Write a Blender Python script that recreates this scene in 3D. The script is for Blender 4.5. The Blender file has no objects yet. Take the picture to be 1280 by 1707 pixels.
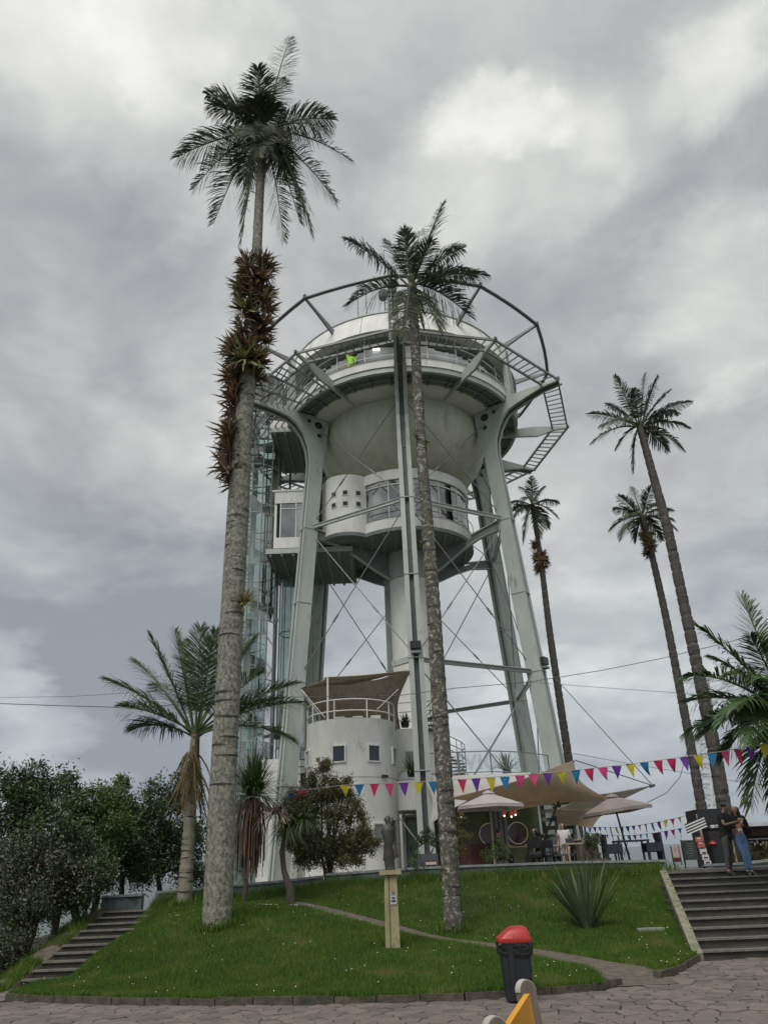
import bpy, math, random
import numpy as np
from mathutils import Vector, Matrix, Euler
from math import sin, cos, radians, pi
random.seed(7); rng = np.random.default_rng(11)
S = bpy.context.scene; COL = S.collection
# ---------------------------------------------------------------- camera
FP, PITCH, ROLL, EYE = 1228.0, radians(26.1), radians(-2.3), 1.6
cam = bpy.data.objects.new('camera', bpy.data.cameras.new('camera')); COL.objects.link(cam)
CR = Matrix.Rotation(pi/2+PITCH, 3, 'X') @ Matrix.Rotation(ROLL, 3, 'Z')
cam.matrix_world = Matrix.Translation((0, 0, EYE)) @ CR.to_4x4()
cam.data.sensor_fit = 'VERTICAL'; cam.data.sensor_height = 24; cam.data.lens = FP/1707*24
cam.data.clip_start = .05; cam.data.clip_end = 60000; S.camera = cam
def ray(x, y): return (CR @ Vector((x-640, -(y-853.5), -FP))).normalized()
def at(x, y, Y): d = ray(x, y); return Vector((0, 0, EYE)) + d*(Y/d.y)
# ---------------------------------------------------------------- sky, sun, exposure
S.view_settings.view_transform = 'Standard'; S.view_settings.look = 'None'
S.view_settings.exposure = .86; S.view_settings.gamma = 1; S.view_settings.use_curve_mapping = False
SUN_EL, SUN_AZ = radians(56), radians(205)       # azimuth from +Y clockwise: behind the camera, to its left
W = bpy.data.worlds.new('World'); S.world = W; W.use_nodes = True
wt = W.node_tree; wt.nodes.clear()
def N(t, k, **kw):
    n = t.nodes.new(k)
    for a, b in kw.items(): setattr(n, a, b)
    return n
def L(t, a, b): t.links.new(a, b)
def M_(t, op, a, b=None, c=None):
    n = N(t, 'ShaderNodeMath', operation=op)
    for i, v in enumerate((a, b, c)):
        if v is None: continue
        if isinstance(v, (int, float)): n.inputs[i].default_value = v
        else: L(t, v, n.inputs[i])
    return n.outputs[0]
def ramp(t, fac, stops, interp='LINEAR'):
    n = N(t, 'ShaderNodeValToRGB'); n.color_ramp.interpolation = interp
    e = n.color_ramp.elements
    while len(e) < len(stops): e.new(.5)
    for i, (p, c) in enumerate(stops): e[i].position = p; e[i].color = (*c, 1)
    L(t, fac, n.inputs[0]); return n.outputs[0]
def build_sky():
    t = wt
    out = N(t, 'ShaderNodeOutputWorld'); bg = N(t, 'ShaderNodeBackground'); bg.inputs[1].default_value = .1
    sky = N(t, 'ShaderNodeTexSky', sky_type='NISHITA', sun_disc=False); sky.sun_elevation = SUN_EL; sky.sun_rotation = SUN_AZ
    tc = N(t, 'ShaderNodeTexCoord'); sp = N(t, 'ShaderNodeSeparateXYZ'); L(t, tc.outputs['Generated'], sp.inputs[0])
    zz = M_(t, 'ADD', M_(t, 'MAXIMUM', sp.outputs[2], 0.0), .22)
    cb = N(t, 'ShaderNodeCombineXYZ')
    L(t, M_(t, 'DIVIDE', sp.outputs[0], zz), cb.inputs[0]); L(t, M_(t, 'DIVIDE', sp.outputs[1], zz), cb.inputs[1])
    def noise(sc, det, ro, dist, off):
        mp = N(t, 'ShaderNodeMapping'); mp.inputs['Location'].default_value = off; L(t, cb.outputs[0], mp.inputs[0])
        n = N(t, 'ShaderNodeTexNoise'); n.inputs['Scale'].default_value = sc; n.inputs['Detail'].default_value = det
        n.inputs['Roughness'].default_value = ro; n.inputs['Distortion'].default_value = dist
        L(t, mp.outputs[0], n.inputs[0]); return n
    n1 = noise(1.05, 9, .56, .25, (3.1, 1.7, 0)); n2 = noise(3.4, 12, .60, .3, (7.3, 2.2, 4)); n3 = noise(2.0, 11, .60, .0, (1, 9, 2))
    # direction warped by noise, for the large bright and dark banks
    w0 = N(t, 'ShaderNodeVectorMath', operation='SUBTRACT'); L(t, n3.outputs['Color'], w0.inputs[0]); w0.inputs[1].default_value = (.5, .5, .5)
    w1 = N(t, 'ShaderNodeVectorMath', operation='SCALE'); L(t, w0.outputs[0], w1.inputs[0]); w1.inputs['Scale'].default_value = .5
    w2 = N(t, 'ShaderNodeVectorMath', operation='ADD'); L(t, tc.outputs['Generated'], w2.inputs[0]); L(t, w1.outputs[0], w2.inputs[1])
    nrm = N(t, 'ShaderNodeVectorMath', operation='NORMALIZE'); L(t, w2.outputs[0], nrm.inputs[0])
    acc = None
    banks = [(130, 60, 16, .15), (330, 60, 8, .18), (210, 215, 10, .15), (950, 265, 6, .20), (1110, 120, 6, .22), (1180, 40, 7, .16), (790, 370, 8, .26), (790, 240, 4, .24),
             (1250, 520, 10, .32), (60, 740, 12, .17), (340, 760, 8, .16), (1040, 850, 12, .06), (980, 1190, 12, .22), (30, 1262, 8, .34), (1110, 1380, 6, .10),
             (60, 520, 18, -.26), (640, 130, 18, -.05), (1000, 560, 18, -.09), (200, 1170, 20, -.30), (780, 1050, 14, -.10), (250, 1240, 10, -.16), (1150, 930, 12, -.09), (1050, 1335, 9, -.16), (700, 430, 14, -.04)]
    for (x, y, r, a) in banks:
        d = ray(x, y)
        v = N(t, 'ShaderNodeVectorMath', operation='DOT_PRODUCT'); L(t, nrm.outputs[0], v.inputs[0]); v.inputs[1].default_value = d
        mr = N(t, 'ShaderNodeMapRange', interpolation_type='SMOOTHSTEP'); L(t, v.outputs['Value'], mr.inputs[0])
        mr.inputs[1].default_value = cos(radians(r)); mr.inputs[2].default_value = 1.0; mr.inputs[3].default_value = 0; mr.inputs[4].default_value = a
        acc = mr.outputs[0] if acc is None else M_(t, 'ADD', acc, mr.outputs[0])
    f = M_(t, 'ADD', M_(t, 'MULTIPLY', n1.outputs[0], .55), M_(t, 'MULTIPLY', n2.outputs[0], .62))
    f = M_(t, 'ADD', f, M_(t, 'MULTIPLY', acc, .72)); f = M_(t, 'SUBTRACT', f, .105); f = M_(t, 'ADD', M_(t, 'MULTIPLY', f, 1.22), -.098)
    c = ramp(t, f, [(.20, (.27, .28, .30)), (.35, (.37, .382, .395)), (.45, (.455, .465, .468)), (.55, (.53, .54, .53)), (.66, (.65, .655, .635)), (.86, (.88, .88, .85))])
    # bluer and a little darker towards the horizon
    el = N(t, 'ShaderNodeMapRange'); L(t, sp.outputs[2], el.inputs[0]); el.inputs[1].default_value = .0; el.inputs[2].default_value = .45
    hz = ramp(t, el.outputs[0], [(0, (.82, .885, .96)), (.5, (.95, .975, 1.0)), (1, (1, 1, .985))])
    mx = N(t, 'ShaderNodeMix', data_type='RGBA', blend_type='MULTIPLY'); mx.inputs[0].default_value = 1
    L(t, c, mx.inputs[6]); L(t, hz, mx.inputs[7])
    sc = N(t, 'ShaderNodeVectorMath', operation='SCALE'); L(t, mx.outputs[2], sc.inputs[0]); sc.inputs['Scale'].default_value = 6.3
    fm = N(t, 'ShaderNodeMix', data_type='RGBA'); fm.inputs[0].default_value = .97
    L(t, sky.outputs[0], fm.inputs[6]); L(t, sc.outputs[0], fm.inputs[7])
    L(t, fm.outputs[2], bg.inputs[0]); L(t, bg.outputs[0], out.inputs[0])
build_sky()
sl = bpy.data.lights.new('sun', 'SUN'); sl.energy = 1.5; sl.angle = radians(35); sl.color = (1, .965, .92)
sun = bpy.data.objects.new('sun', sl); COL.objects.link(sun)
sd = Vector((sin(SUN_AZ)*cos(SUN_EL), cos(SUN_AZ)*cos(SUN_EL), sin(SUN_EL)))
sun.rotation_euler = sd.to_track_quat('Z', 'Y').to_euler()
# ---------------------------------------------------------------- materials
MATS = {}
def mat(name, col, col2=None, rough=.8, scale=4, det=6, bump=0, bscale=40, metal=0, spec=.5, lo=.35, hi=.65, dirt=None, dscale=1.3, island=0, transl=0, emit=None, stretch=None):
    if name in MATS: return MATS[name]
    m = bpy.data.materials.new(name); m.use_nodes = True; t = m.node_tree; b = t.nodes['Principled BSDF']; o = t.nodes['Material Output']
    MATS[name] = m
    if col2 is None: col2 = tuple(c*.72 for c in col)
    tc = N(t, 'ShaderNodeTexCoord'); v = tc.outputs['Object']
    if stretch:
        mp = N(t, 'ShaderNodeMapping'); mp.inputs['Scale'].default_value = stretch; L(t, v, mp.inputs[0]); v = mp.outputs[0]
    n = N(t, 'ShaderNodeTexNoise'); n.inputs['Scale'].default_value = scale; n.inputs['Detail'].default_value = det; n.inputs['Roughness'].default_value = .62; L(t, v, n.inputs[0])
    fac = n.outputs[0]
    if island:
        g = N(t, 'ShaderNodeNewGeometry')
        fac = M_(t, 'ADD', M_(t, 'MULTIPLY', fac, 1-island), M_(t, 'MULTIPLY', g.outputs['Random Per Island'], island))
    c = ramp(t, fac, [(lo, col2), (hi, col)])
    if dirt:
        n2 = N(t, 'ShaderNodeTexNoise'); n2.inputs['Scale'].default_value = dscale; n2.inputs['Detail'].default_value = 8; n2.inputs['Roughness'].default_value = .7; L(t, v, n2.inputs[0])
        mr = N(t, 'ShaderNodeMapRange'); L(t, n2.outputs[0], mr.inputs[0]); mr.inputs[1].default_value = dirt[3]; mr.inputs[2].default_value = dirt[3]+.13
        mx = N(t, 'ShaderNodeMix', data_type='RGBA'); L(t, mr.outputs[0], mx.inputs[0]); L(t, c, mx.inputs[6]); mx.inputs[7].default_value = (*dirt[:3], 1); c = mx.outputs[2]
    L(t, c, b.inputs['Base Color']); b.inputs['Roughness'].default_value = rough; b.inputs['Metallic'].default_value = metal
    b.inputs['Specular IOR Level'].default_value = spec
    if bump:
        bn = N(t, 'ShaderNodeTexNoise'); bn.inputs['Scale'].default_value = bscale; bn.inputs['Detail'].default_value = 5; L(t, v, bn.inputs[0])
        bp = N(t, 'ShaderNodeBump'); bp.inputs['Strength'].default_value = bump; bp.inputs['Distance'].default_value = .02; L(t, bn.outputs[0], bp.inputs['Height']); L(t, bp.outputs[0], b.inputs['Normal'])
    if emit: b.inputs['Emission Color'].default_value = (*emit[:3], 1); b.inputs['Emission Strength'].default_value = emit[3]
    if transl:
        tr = N(t, 'ShaderNodeBsdfTranslucent'); L(t, c, tr.inputs[0]); ms = N(t, 'ShaderNodeMixShader'); ms.inputs[0].default_value = transl
        L(t, b.outputs[0], ms.inputs[1]); L(t, tr.outputs[0], ms.inputs[2]); L(t, ms.outputs[0], o.inputs[0])
    return m
def glass(name, tint, refl=.12, rough=.03):
    if name in MATS: return MATS[name]
    m = bpy.data.materials.new(name); m.use_nodes = True; t = m.node_tree; t.nodes.clear(); MATS[name] = m
    o = N(t, 'ShaderNodeOutputMaterial'); a = N(t, 'ShaderNodeBsdfTransparent'); a.inputs[0].default_value = (*tint, 1)
    g = N(t, 'ShaderNodeBsdfGlossy'); g.inputs['Roughness'].default_value = rough
    lw = N(t, 'ShaderNodeLayerWeight'); lw.inputs[0].default_value = .35
    tc = N(t, 'ShaderNodeTexCoord'); n = N(t, 'ShaderNodeTexNoise'); n.inputs['Scale'].default_value = .9; L(t, tc.outputs['Object'], n.inputs[0])
    f = M_(t, 'ADD', M_(t, 'MULTIPLY', lw.outputs['Fresnel'], .8), M_(t, 'MULTIPLY', n.outputs[0], refl*2))
    ms = N(t, 'ShaderNodeMixShader'); L(t, f, ms.inputs[0]); L(t, a.outputs[0], ms.inputs[1]); L(t, g.outputs[0], ms.inputs[2]); L(t, ms.outputs[0], o.inputs[0])
    return m
steel = mat('painted_steel', (.42, .455, .42), (.33, .365, .335), rough=.45, scale=1.2, bump=.15, bscale=14, dirt=(.20, .165, .12, .575), dscale=3.4, stretch=(1, 1, .3))
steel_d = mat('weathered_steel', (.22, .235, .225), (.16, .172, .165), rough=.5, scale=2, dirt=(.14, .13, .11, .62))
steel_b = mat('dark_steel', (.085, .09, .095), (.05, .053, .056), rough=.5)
white = mat('white_render', (.76, .76, .72), (.62, .62, .585), rough=.85, scale=1.3, bump=.1, bscale=25, dirt=(.44, .43, .38, .585), dscale=2.0, stretch=(1, 1, .35))
cream = mat('cream_panel', (.66, .67, .61), (.57, .58, .52), rough=.7, scale=1.5, dirt=(.42, .42, .37, .60), dscale=1.4, stretch=(1, 1, .4))
conc = mat('tank_concrete', (.60, .59, .48), (.49, .49, .40), rough=.85, scale=1.6, bump=.15, bscale=18, dirt=(.36, .35, .27, .56), dscale=1.1, stretch=(1, 1, .3))
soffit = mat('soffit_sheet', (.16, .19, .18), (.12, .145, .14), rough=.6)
glz = glass('window_glass', (.26, .34, .34), .30); glz_l = glass('pale_glass', (.68, .78, .74), .36); glz_c = glass('clear_glass', (.90, .95, .93), .05)
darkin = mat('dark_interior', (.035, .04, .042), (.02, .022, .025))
blackp = mat('black_plastic', (.018, .019, .021), (.012, .012, .014), rough=.4)
cable = mat('steel_cable', (.12, .125, .125), rough=.5)
# ---------------------------------------------------------------- mesh helpers
class MB:
    def __init__(s): s.v = []; s.f = []
    def add(s, vs, fs):
        k = len(s.v); s.v += [tuple(v) for v in vs]; s.f += [tuple(i+k for i in f) for f in fs]; return s
    def box(s, c, d, rz=0, mtx=None):
        x, y, z = d[0]/2, d[1]/2, d[2]/2; R = mtx or Matrix.Rotation(rz, 3, 'Z'); c = Vector(c)
        vs = [c + R @ Vector((a*x, b*y, e*z)) for e in (-1, 1) for a, b in ((-1, -1), (1, -1), (1, 1), (-1, 1))]
        return s.add(vs, [(3, 2, 1, 0), (4, 5, 6, 7), (0, 1, 5, 4), (1, 2, 6, 5), (2, 3, 7, 6), (3, 0, 4, 7)])
    def bar(s, a, b, w, h, up=(0, 0, 1)):
        a = Vector(a); b = Vector(b); y = (b-a); l = y.length; y.normalize(); x = y.cross(Vector(up))
        if x.length < 1e-4: x = y.cross(Vector((1, 0, 0)))
        x.normalize(); z = x.cross(y); return s.box((a+b)/2, (w, l, h), mtx=Matrix((x, y, z)).transposed())
    def tube(s, pts, r, n=8, cap=True):
        pts = [Vector(p) for p in pts]; k = len(s.v); m = len(pts)
        rs = r if isinstance(r, (list, tuple)) else [r]*m
        for i, p in enumerate(pts):
            t = (pts[min(i+1, m-1)]-pts[max(i-1, 0)]).normalized(); a = t.cross(Vector((0, 0, 1)) if abs(t.z) < .9 else Vector((0, 1, 0))).normalized(); b = t.cross(a)
            for j in range(n): q = 2*pi*j/n; s.v.append(tuple(p + (a*cos(q)+b*sin(q))*rs[i]))
        for i in range(m-1):
            for j in range(n): s.f.append((k+i*n+j, k+i*n+(j+1) % n, k+(i+1)*n+(j+1) % n, k+(i+1)*n+j))
        if cap: s.f += [tuple(k+j for j in range(n))[::-1], tuple(k+(m-1)*n+j for j in range(n))]
        return s
    def lathe(s, prof, c, n=48, a0=0, a1=360, closed=False):
        """prof: (r, z) list; a in degrees from -Y (towards camera) to +X"""
        k = len(s.v); full = abs(a1-a0-360) < 1e-6; m = n if full else n+1; P = len(prof)
        for i in range(m):
            a = radians(a0+(a1-a0)*i/n)
            for (r, z) in prof: s.v.append((c[0]+r*sin(a), c[1]-r*cos(a), z))
        for i in range(n):
            i2 = (i+1) % m
            for j in range(P if closed else P-1): j2 = (j+1) % P; s.f.append((k+i*P+j, k+i2*P+j, k+i2*P+j2, k+i*P+j2))
        if closed and not full: s.f += [tuple(k+j for j in range(P)), tuple(k+(m-1)*P+j for j in range(P))[::-1]]
        return s
    def prism(s, poly, off):
        poly = [Vector(p) for p in poly]; off = Vector(off); n = len(poly)
        return s.add(poly+[p+off for p in poly], [tuple(range(n))[::-1], tuple(range(n, 2*n))]+[(i, (i+1) % n, n+(i+1) % n, n+i) for i in range(n)])
    def build(s, name, m, parent=None, smooth=False, fix=True):
        me = bpy.data.meshes.new(name)
        o0 = wloc(parent) if parent else Vector((0, 0, 0))
        me.from_pydata([(x-o0.x, y-o0.y, z-o0.z) for x, y, z in s.v], [], s.f)
        if fix:
            import bmesh
            b = bmesh.new(); b.from_mesh(me); bmesh.ops.recalc_face_normals(b, faces=b.faces); b.to_mesh(me); b.free()
        return link(name, me, m, parent, smooth)
def wloc(o):
    v = Vector((0, 0, 0))
    while o: v += o.location; o = o.parent
    return v
def link(name, me, m, parent=None, smooth=False):
    for mm in (m if isinstance(m, (list, tuple)) else [m]): me.materials.append(mm)
    if smooth:
        me.shade_smooth()
        try: me.set_sharp_from_angle(angle=radians(38))
        except Exception: pass
    o = bpy.data.objects.new(name, me); COL.objects.link(o)
    if parent: o.parent = parent
    return o
def npmesh(name, V, F, m, parent=None, smooth=False):
    """V (n,3); F (k,3|4)"""
    V = np.asarray(V, np.float32); F = np.asarray(F, np.int32)
    if parent: V = V - np.array(wloc(parent), np.float32)
    me = bpy.data.meshes.new(name); k = F.shape[1]
    me.vertices.add(len(V)); me.vertices.foreach_set('co', V.ravel())
    me.loops.add(F.size); me.loops.foreach_set('vertex_index', F.ravel())
    me.polygons.add(len(F)); me.polygons.foreach_set('loop_start', np.arange(0, F.size, k, dtype=np.int32))
    me.update(calc_edges=True); me.validate()
    return link(name, me, m, parent, smooth)
def tag(o, label=None, cat=None, group=None, kind=None):
    if label: o['label'] = label
    if cat: o['category'] = cat
    if group: o['group'] = group
    if kind: o['kind'] = kind
    return o
def thing(name, label, cat, loc, group=None):
    o = bpy.data.objects.new(name, None); COL.objects.link(o); o.location = loc; o.empty_display_size = .2
    return tag(o, label, cat, group)
def dup(o, parent=None, **kw):
    c = o.copy(); COL.objects.link(c)
    if parent: c.parent = parent
    for ch in o.children: dup(ch, c)
    for k, v in kw.items(): setattr(c, k, v)
    return c
def inst(name, me, loc, parent=None, rot=(0, 0, 0), sc=1):
    o = bpy.data.objects.new(name, me); COL.objects.link(o)
    if parent: o.parent = parent; loc = Vector(loc)-wloc(parent)
    o.location = loc; o.rotation_euler = rot
    o.scale = (sc, sc, sc) if isinstance(sc, (int, float)) else sc
    return o
def smooth01(a, b, x): t = np.clip((x-a)/(b-a), 0, 1); return t*t*(3-2*t)
# ================================================================ ground, lawn, stairs, walls
m_far = mat('valley_ground', (.05, .075, .035), (.03, .05, .03), scale=.002)
m_soil = mat('soil', (.10, .085, .055), (.055, .05, .03), scale=3, bump=.5, bscale=20, dirt=(.03, .05, .015, .52), dscale=1.5)
m_stone = mat('paving_stone', (.175, .15, .125), (.095, .085, .072), scale=9, bump=.5, bscale=60, lo=.3, hi=.7, island=.35, dirt=(.05, .05, .038, .60), dscale=3)
m_joint = mat('paving_joint', (.07, .062, .048), (.04, .037, .026), scale=20, bump=.6, bscale=80, dirt=(.03, .045, .015, .6), dscale=5)
m_kerb = mat('kerb_stone', (.10, .08, .058), (.04, .036, .026), scale=7, bump=.6, bscale=40, dirt=(.025, .035, .012, .52), dscale=4)
m_step = mat('step_concrete', (.075, .07, .06), (.04, .037, .032), scale=6, bump=.5, bscale=50, dirt=(.035, .037, .027, .56), dscale=3, stretch=(.5, 1, 1))
m_nose = mat('step_nosing', (.17, .16, .138), (.10, .094, .082), scale=8, bump=.4, dirt=(.07, .07, .055, .6), dscale=4)
m_wallg = mat('blue_grey_wall', (.145, .185, .19), (.10, .13, .135), scale=2.5, bump=.25, dirt=(.05, .065, .055, .52), dscale=1.7, stretch=(1, 1, .5))
m_wallcap = mat('wall_cap', (.26, .29, .285), (.17, .19, .19), scale=5, bump=.3, dirt=(.09, .10, .08, .6), dscale=3)
m_turf = mat('lawn_soil', (.035, .06, .012), (.02, .035, .008), scale=6, bump=.6, bscale=50)
m_path = mat('worn_path', (.135, .115, .085), (.07, .062, .043), scale=7, bump=.6, bscale=60, dirt=(.05, .06, .03, .6), dscale=3)
m_grass = mat('grass_blades', (.125, .215, .026), (.030, .075, .010), scale=1.1, det=4, rough=.55, lo=.3, hi=.7, island=.45, transl=.25, spec=.3, dirt=(.19, .165, .06, .555), dscale=1.1)
# far ground, mountains
g = MB().add([(-30000, -2000, -260), (30000, -2000, -260), (30000, 40000, -260), (-30000, 40000, -260)], [(0, 1, 2, 3)]).build('ground', m_far); tag(g, kind='structure')
def plz(x): return .010*x-.08
# hill top under everything
xs = np.linspace(-60, 60, 121); ys = np.linspace(-14, 62, 115)
X, Y = np.meshgrid(xs, ys)
Z = .01*X-.30 + smooth01(17, 24, Y)*1.15*smooth01(-14, -7.5, X)
Z = np.where(X > 6, np.minimum(Z, .9), Z)
Z -= smooth01(-9.5, -30, -(-X))*0
Z -= 7*smooth01(10.3, 30, -X) + 10*smooth01(52, 62, Y) + 14*smooth01(40, 60, np.abs(X)) + 8*smooth01(5, 14, -Y)
Z += .12*np.sin(X*.9+1.3*np.sin(Y*.7))*smooth01(9, 13, -X)
V = np.stack([X, Y, Z], -1).reshape(-1, 3); nx = len(xs); ny = len(ys)
I = (np.arange(ny-1)[:, None]*nx+np.arange(nx-1)[None]).ravel()
F = np.stack([I, I+1, I+nx+1, I+nx], -1)
terr = tag(npmesh('hill_ground', V, F, m_soil, smooth=True), kind='structure')
# distant ridges
m_mtn = mat('mountain', (.045, .065, .05), (.03, .045, .035), scale=.004, det=8)
def ridge(name, y, x0, x1, base, hs, seed, dep=2500):
    r = np.random.default_rng(seed); n = 160; xs = np.linspace(x0, x1, n)
    h = np.interp(xs, np.linspace(x0, x1, len(hs)), hs)
    for k in range(2, 7): h += (hs and 1)*np.interp(xs, np.linspace(x0, x1, 5*2**(k-1)), r.normal(0, 90/2**k*y/9000, 5*2**(k-1)))
    rows = []
    for q, fz in ((-1, 0), (-.5, .45), (-.2, .8), (0, 1), (.5, .5), (1, 0)):
        rows.append(np.stack([xs, np.full(n, y+q*dep)+r.normal(0, 60, n), base+(h)*fz + r.normal(0, 14, n)*(0 < fz < 1)], -1))
    V = np.concatenate(rows); I = (np.arange(5)[:, None]*n+np.arange(n-1)[None]).ravel()
    return tag(npmesh(name, V, np.stack([I, I+1, I+n+1, I+n], -1), m_mtn, smooth=True), kind='structure')
ridge('mountain', 9000, -9000, 9500, -260, [420, 330, 200, 330, 300, 290, 430, 520, 640], 3)
ridge('mountain', 15000, -16000, 16000, -260, [900, 700, 620, 760, 560, 620, 900, 800], 8, 3000)
# plaza: joint sheet + crazy-paving stones
pl = MB(); pl.add([(-22, -12, plz(-22)-.03), (22, -12, plz(22)-.03), (22, 15.75, plz(22)-.03), (-22, 18.0, plz(-22)-.03)], [(0, 1, 2, 3)])
plaza = pl.build('plaza', m_joint); tag(plaza, kind='structure')
curb_px = [(12, 1668, 13.7), (100, 1672, 13.0), (200, 1675, 12.3), (400, 1676, 11.3), (600, 1673, 10.7), (780, 1667, 10.35), (900, 1659, 10.25), (1000, 1650, 10.4), (1034, 1643, 10.6)]
curbR_px = [(1097, 1633, 11.2), (1125, 1623, 11.7), (1150, 1610, 12.4), (1166, 1600, 13.0)]
def onplaza(q):   # the ray through a pixel, met with the sloping plaza
    d = ray(q[0], q[1]); t = (plz(0)-EYE)/(d.z-.010*d.x); p = Vector((0, 0, EYE))+d*t; return p
curbL = [onplaza(q) for q in curb_px]; curbR = [onplaza(q) for q in curbR_px]
def inpoly(p, poly):
    x, y = p; c = False; j = len(poly)-1
    for i in range(len(poly)):
        xi, yi = poly[i]; xj, yj = poly[j]
        if (yi > y) != (yj > y) and x < (xj-xi)*(y-yi)/(yj-yi)+xi: c = not c
        j = i
    return c
lawnpoly = [(p.x, p.y) for p in curbL]+[(p.x, p.y) for p in curbR]+[(7.3, 23), (-9.5, 23)]
SD = .25; pts = {}
for i in range(-66, 67):
    for j in range(8, 58):
        pts[i, j] = ((i+.5*(j % 2)+random.uniform(-.36, .36))*SD*1.15, 6+(j+random.uniform(-.36, .36))*SD*.86)
def clip(poly, a, b):    # keep the side of the bisector nearer a
    mx, my = (a[0]+b[0])/2, (a[1]+b[1])/2; nx_, ny_ = b[0]-a[0], b[1]-a[1]; out = []
    for i in range(len(poly)):
        p, q = poly[i], poly[(i+1) % len(poly)]; dp = (p[0]-mx)*nx_+(p[1]-my)*ny_; dq = (q[0]-mx)*nx_+(q[1]-my)*ny_
        if dp <= 0: out.append(p)
        if dp*dq < 0: t = dp/(dp-dq); out.append((p[0]+(q[0]-p[0])*t, p[1]+(q[1]-p[1])*t))
    return out
cells = []
for (i, j), c in pts.items():
    if not (9.2 < c[1] < 17.6) or abs(c[0]) > .62*c[1]+1.5 or inpoly(c, lawnpoly): continue
    if c[1] > 15.6 and c[0] > 0: continue
    poly = [(c[0]-1, c[1]-1), (c[0]+1, c[1]-1), (c[0]+1, c[1]+1), (c[0]-1, c[1]+1)]
    for a in range(-2, 3):
        for b in range(-2, 3):
            if (a or b) and (i+a, j+b) in pts: poly = clip(poly, c, pts[i+a, j+b])
    if len(poly) < 3: continue
    cells.append((c, poly))
def stone(b, c, poly):
    z = plz(c[0])+random.uniform(-.006, .010); n = len(poly); tx, ty = random.uniform(-.012, .012), random.uniform(-.012, .012)
    def ringp(s, dz): return [(c[0]+(p[0]-c[0])*s, c[1]+(p[1]-c[1])*s, z+dz+tx*(p[0]-c[0])+ty*(p[1]-c[1])) for p in poly]
    r0, r1, r2 = ringp(.955, -.03), ringp(.95, -.005), ringp(.90, 0)
    b.add(r0+r1+r2, [(i, (i+1) % n, n+(i+1) % n, n+i) for i in range(n)]+[(n+i, n+(i+1) % n, 2*n+(i+1) % n, 2*n+i) for i in range(n)]+[tuple(range(2*n, 3*n))])
cells.sort(key=lambda q: q[0][0]**2+q[0][1]**2); rest = MB()
# a cell is a part while it is big enough in the picture; the others are one part
for k, (c, poly) in enumerate(cells):
    if k < 298:
        b = MB(); stone(b, c, poly); b.build('paving_stone', m_stone, plaza, fix=False)
    else: stone(rest, c, poly)
if rest.v: tag(rest.build('far_paving_stones', m_stone, plaza, fix=False), kind='stuff')
# ---- lawn height: thin-plate through points read off the photograph
ctl = [(480, 1508, 20.5), (360, 1541, 18), (500, 1530, 18.8), (655, 1580, 16.3), (200, 1565, 18.5), (620, 1545, 18.2), (757, 1553, 18.5), (900, 1583, 16.6), (1000, 1603, 15.3),
       (980, 1549, 18), (110, 1638, 16.9), (175, 1588, 18.8), (225, 1536, 20.6), (1140, 1522, 19), (850, 1500, 20.4), (450, 1615, 15.3), (750, 1610, 14.9), (250, 1610, 16.4), (1120, 1590, 16), (1115, 1480, 21.0),
       (262, 1508, 21.7), (340, 1501, 22.3), (466, 1492, 22.9), (544, 1481, 23.1), (640, 1473, 23.0), (740, 1465, 22.9), (860, 1462, 22.7), (1000, 1457, 22.3), (1108, 1450, 21.9)]
cp = [at(*q) for q in ctl]+[p+Vector((0, 0, .10)) for p in curbL+curbR]
A = np.array([[p.x, p.y] for p in cp]); zc = np.array([p.z for p in cp])
def tk(r2): return np.where(r2 > 1e-9, r2*np.log(np.maximum(r2, 1e-9)), 0)
NA = len(A); K = tk(((A[:, None]-A[None])**2).sum(-1))+np.eye(NA)*.12; Pm = np.c_[np.ones(NA), A]
sol = np.linalg.solve(np.block([[K, Pm], [Pm.T, np.zeros((3, 3))]]), np.r_[zc, 0, 0, 0])
FRONT = np.array([[p.x, p.y] for p in curbL+curbR]); MTH = (FRONT[len(curbL)-1]+FRONT[len(curbL)])/2
def lawnz(x, y):
    x = np.atleast_1d(np.asarray(x, float)); y = np.atleast_1d(np.asarray(y, float)); q = np.stack([x, y], -1); z0 = .010*x-.08+.085-.10*smooth01(.95, .25, np.hypot(x-MTH[0], y-MTH[1]))
    dm = np.full(len(x), 99.)
    for a, b in zip(FRONT[:-1], FRONT[1:]):
        ab = b-a; t = np.clip(((q-a) @ ab)/(ab @ ab), 0, 1); dm = np.minimum(dm, np.hypot(*(q-a-t[:, None]*ab).T))
    w = smooth01(-.15, 1.9, dm)*(y > np.interp(x, FRONT[:, 0], FRONT[:, 1])-.02); return z0+(np.maximum(tps(x, y), z0+.0)-z0)*w
def tps(x, y):
    q = np.stack([x, y], -1)
    return tk(((q[:, None]-A[None])**2).sum(-1)) @ sol[:NA] + sol[NA]+sol[NA+1]*x+sol[NA+2]*y
def lz(x, y): return float(lawnz(x, y)[0])
bot = [(p.x, p.y) for p in curbL]+[(p.x, p.y) for p in curbR]
top = [(at(*q).x, at(*q).y) for q in ctl[20:]]; top = [(at(252, 1512, 21.4).x, at(252, 1512, 21.4).y)]+top[1:]
top = [(x, y+.25) for x, y in top]
lft = [bot[0]]+[(at(*q).x, at(*q).y) for q in ((60, 1656, 16.6), (110, 1638, 17.0), (178, 1586, 18.9), (227, 1535, 20.6))]+[top[0]]
rgt = [bot[-1], top[-1]]
def arcs(poly, s):
    p = np.array(poly); d = np.r_[0, np.cumsum(np.hypot(*(p[1:]-p[:-1]).T))]; d /= d[-1]
    return np.stack([np.interp(s, d, p[:, 0]), np.interp(s, d, p[:, 1])], -1)
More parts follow.
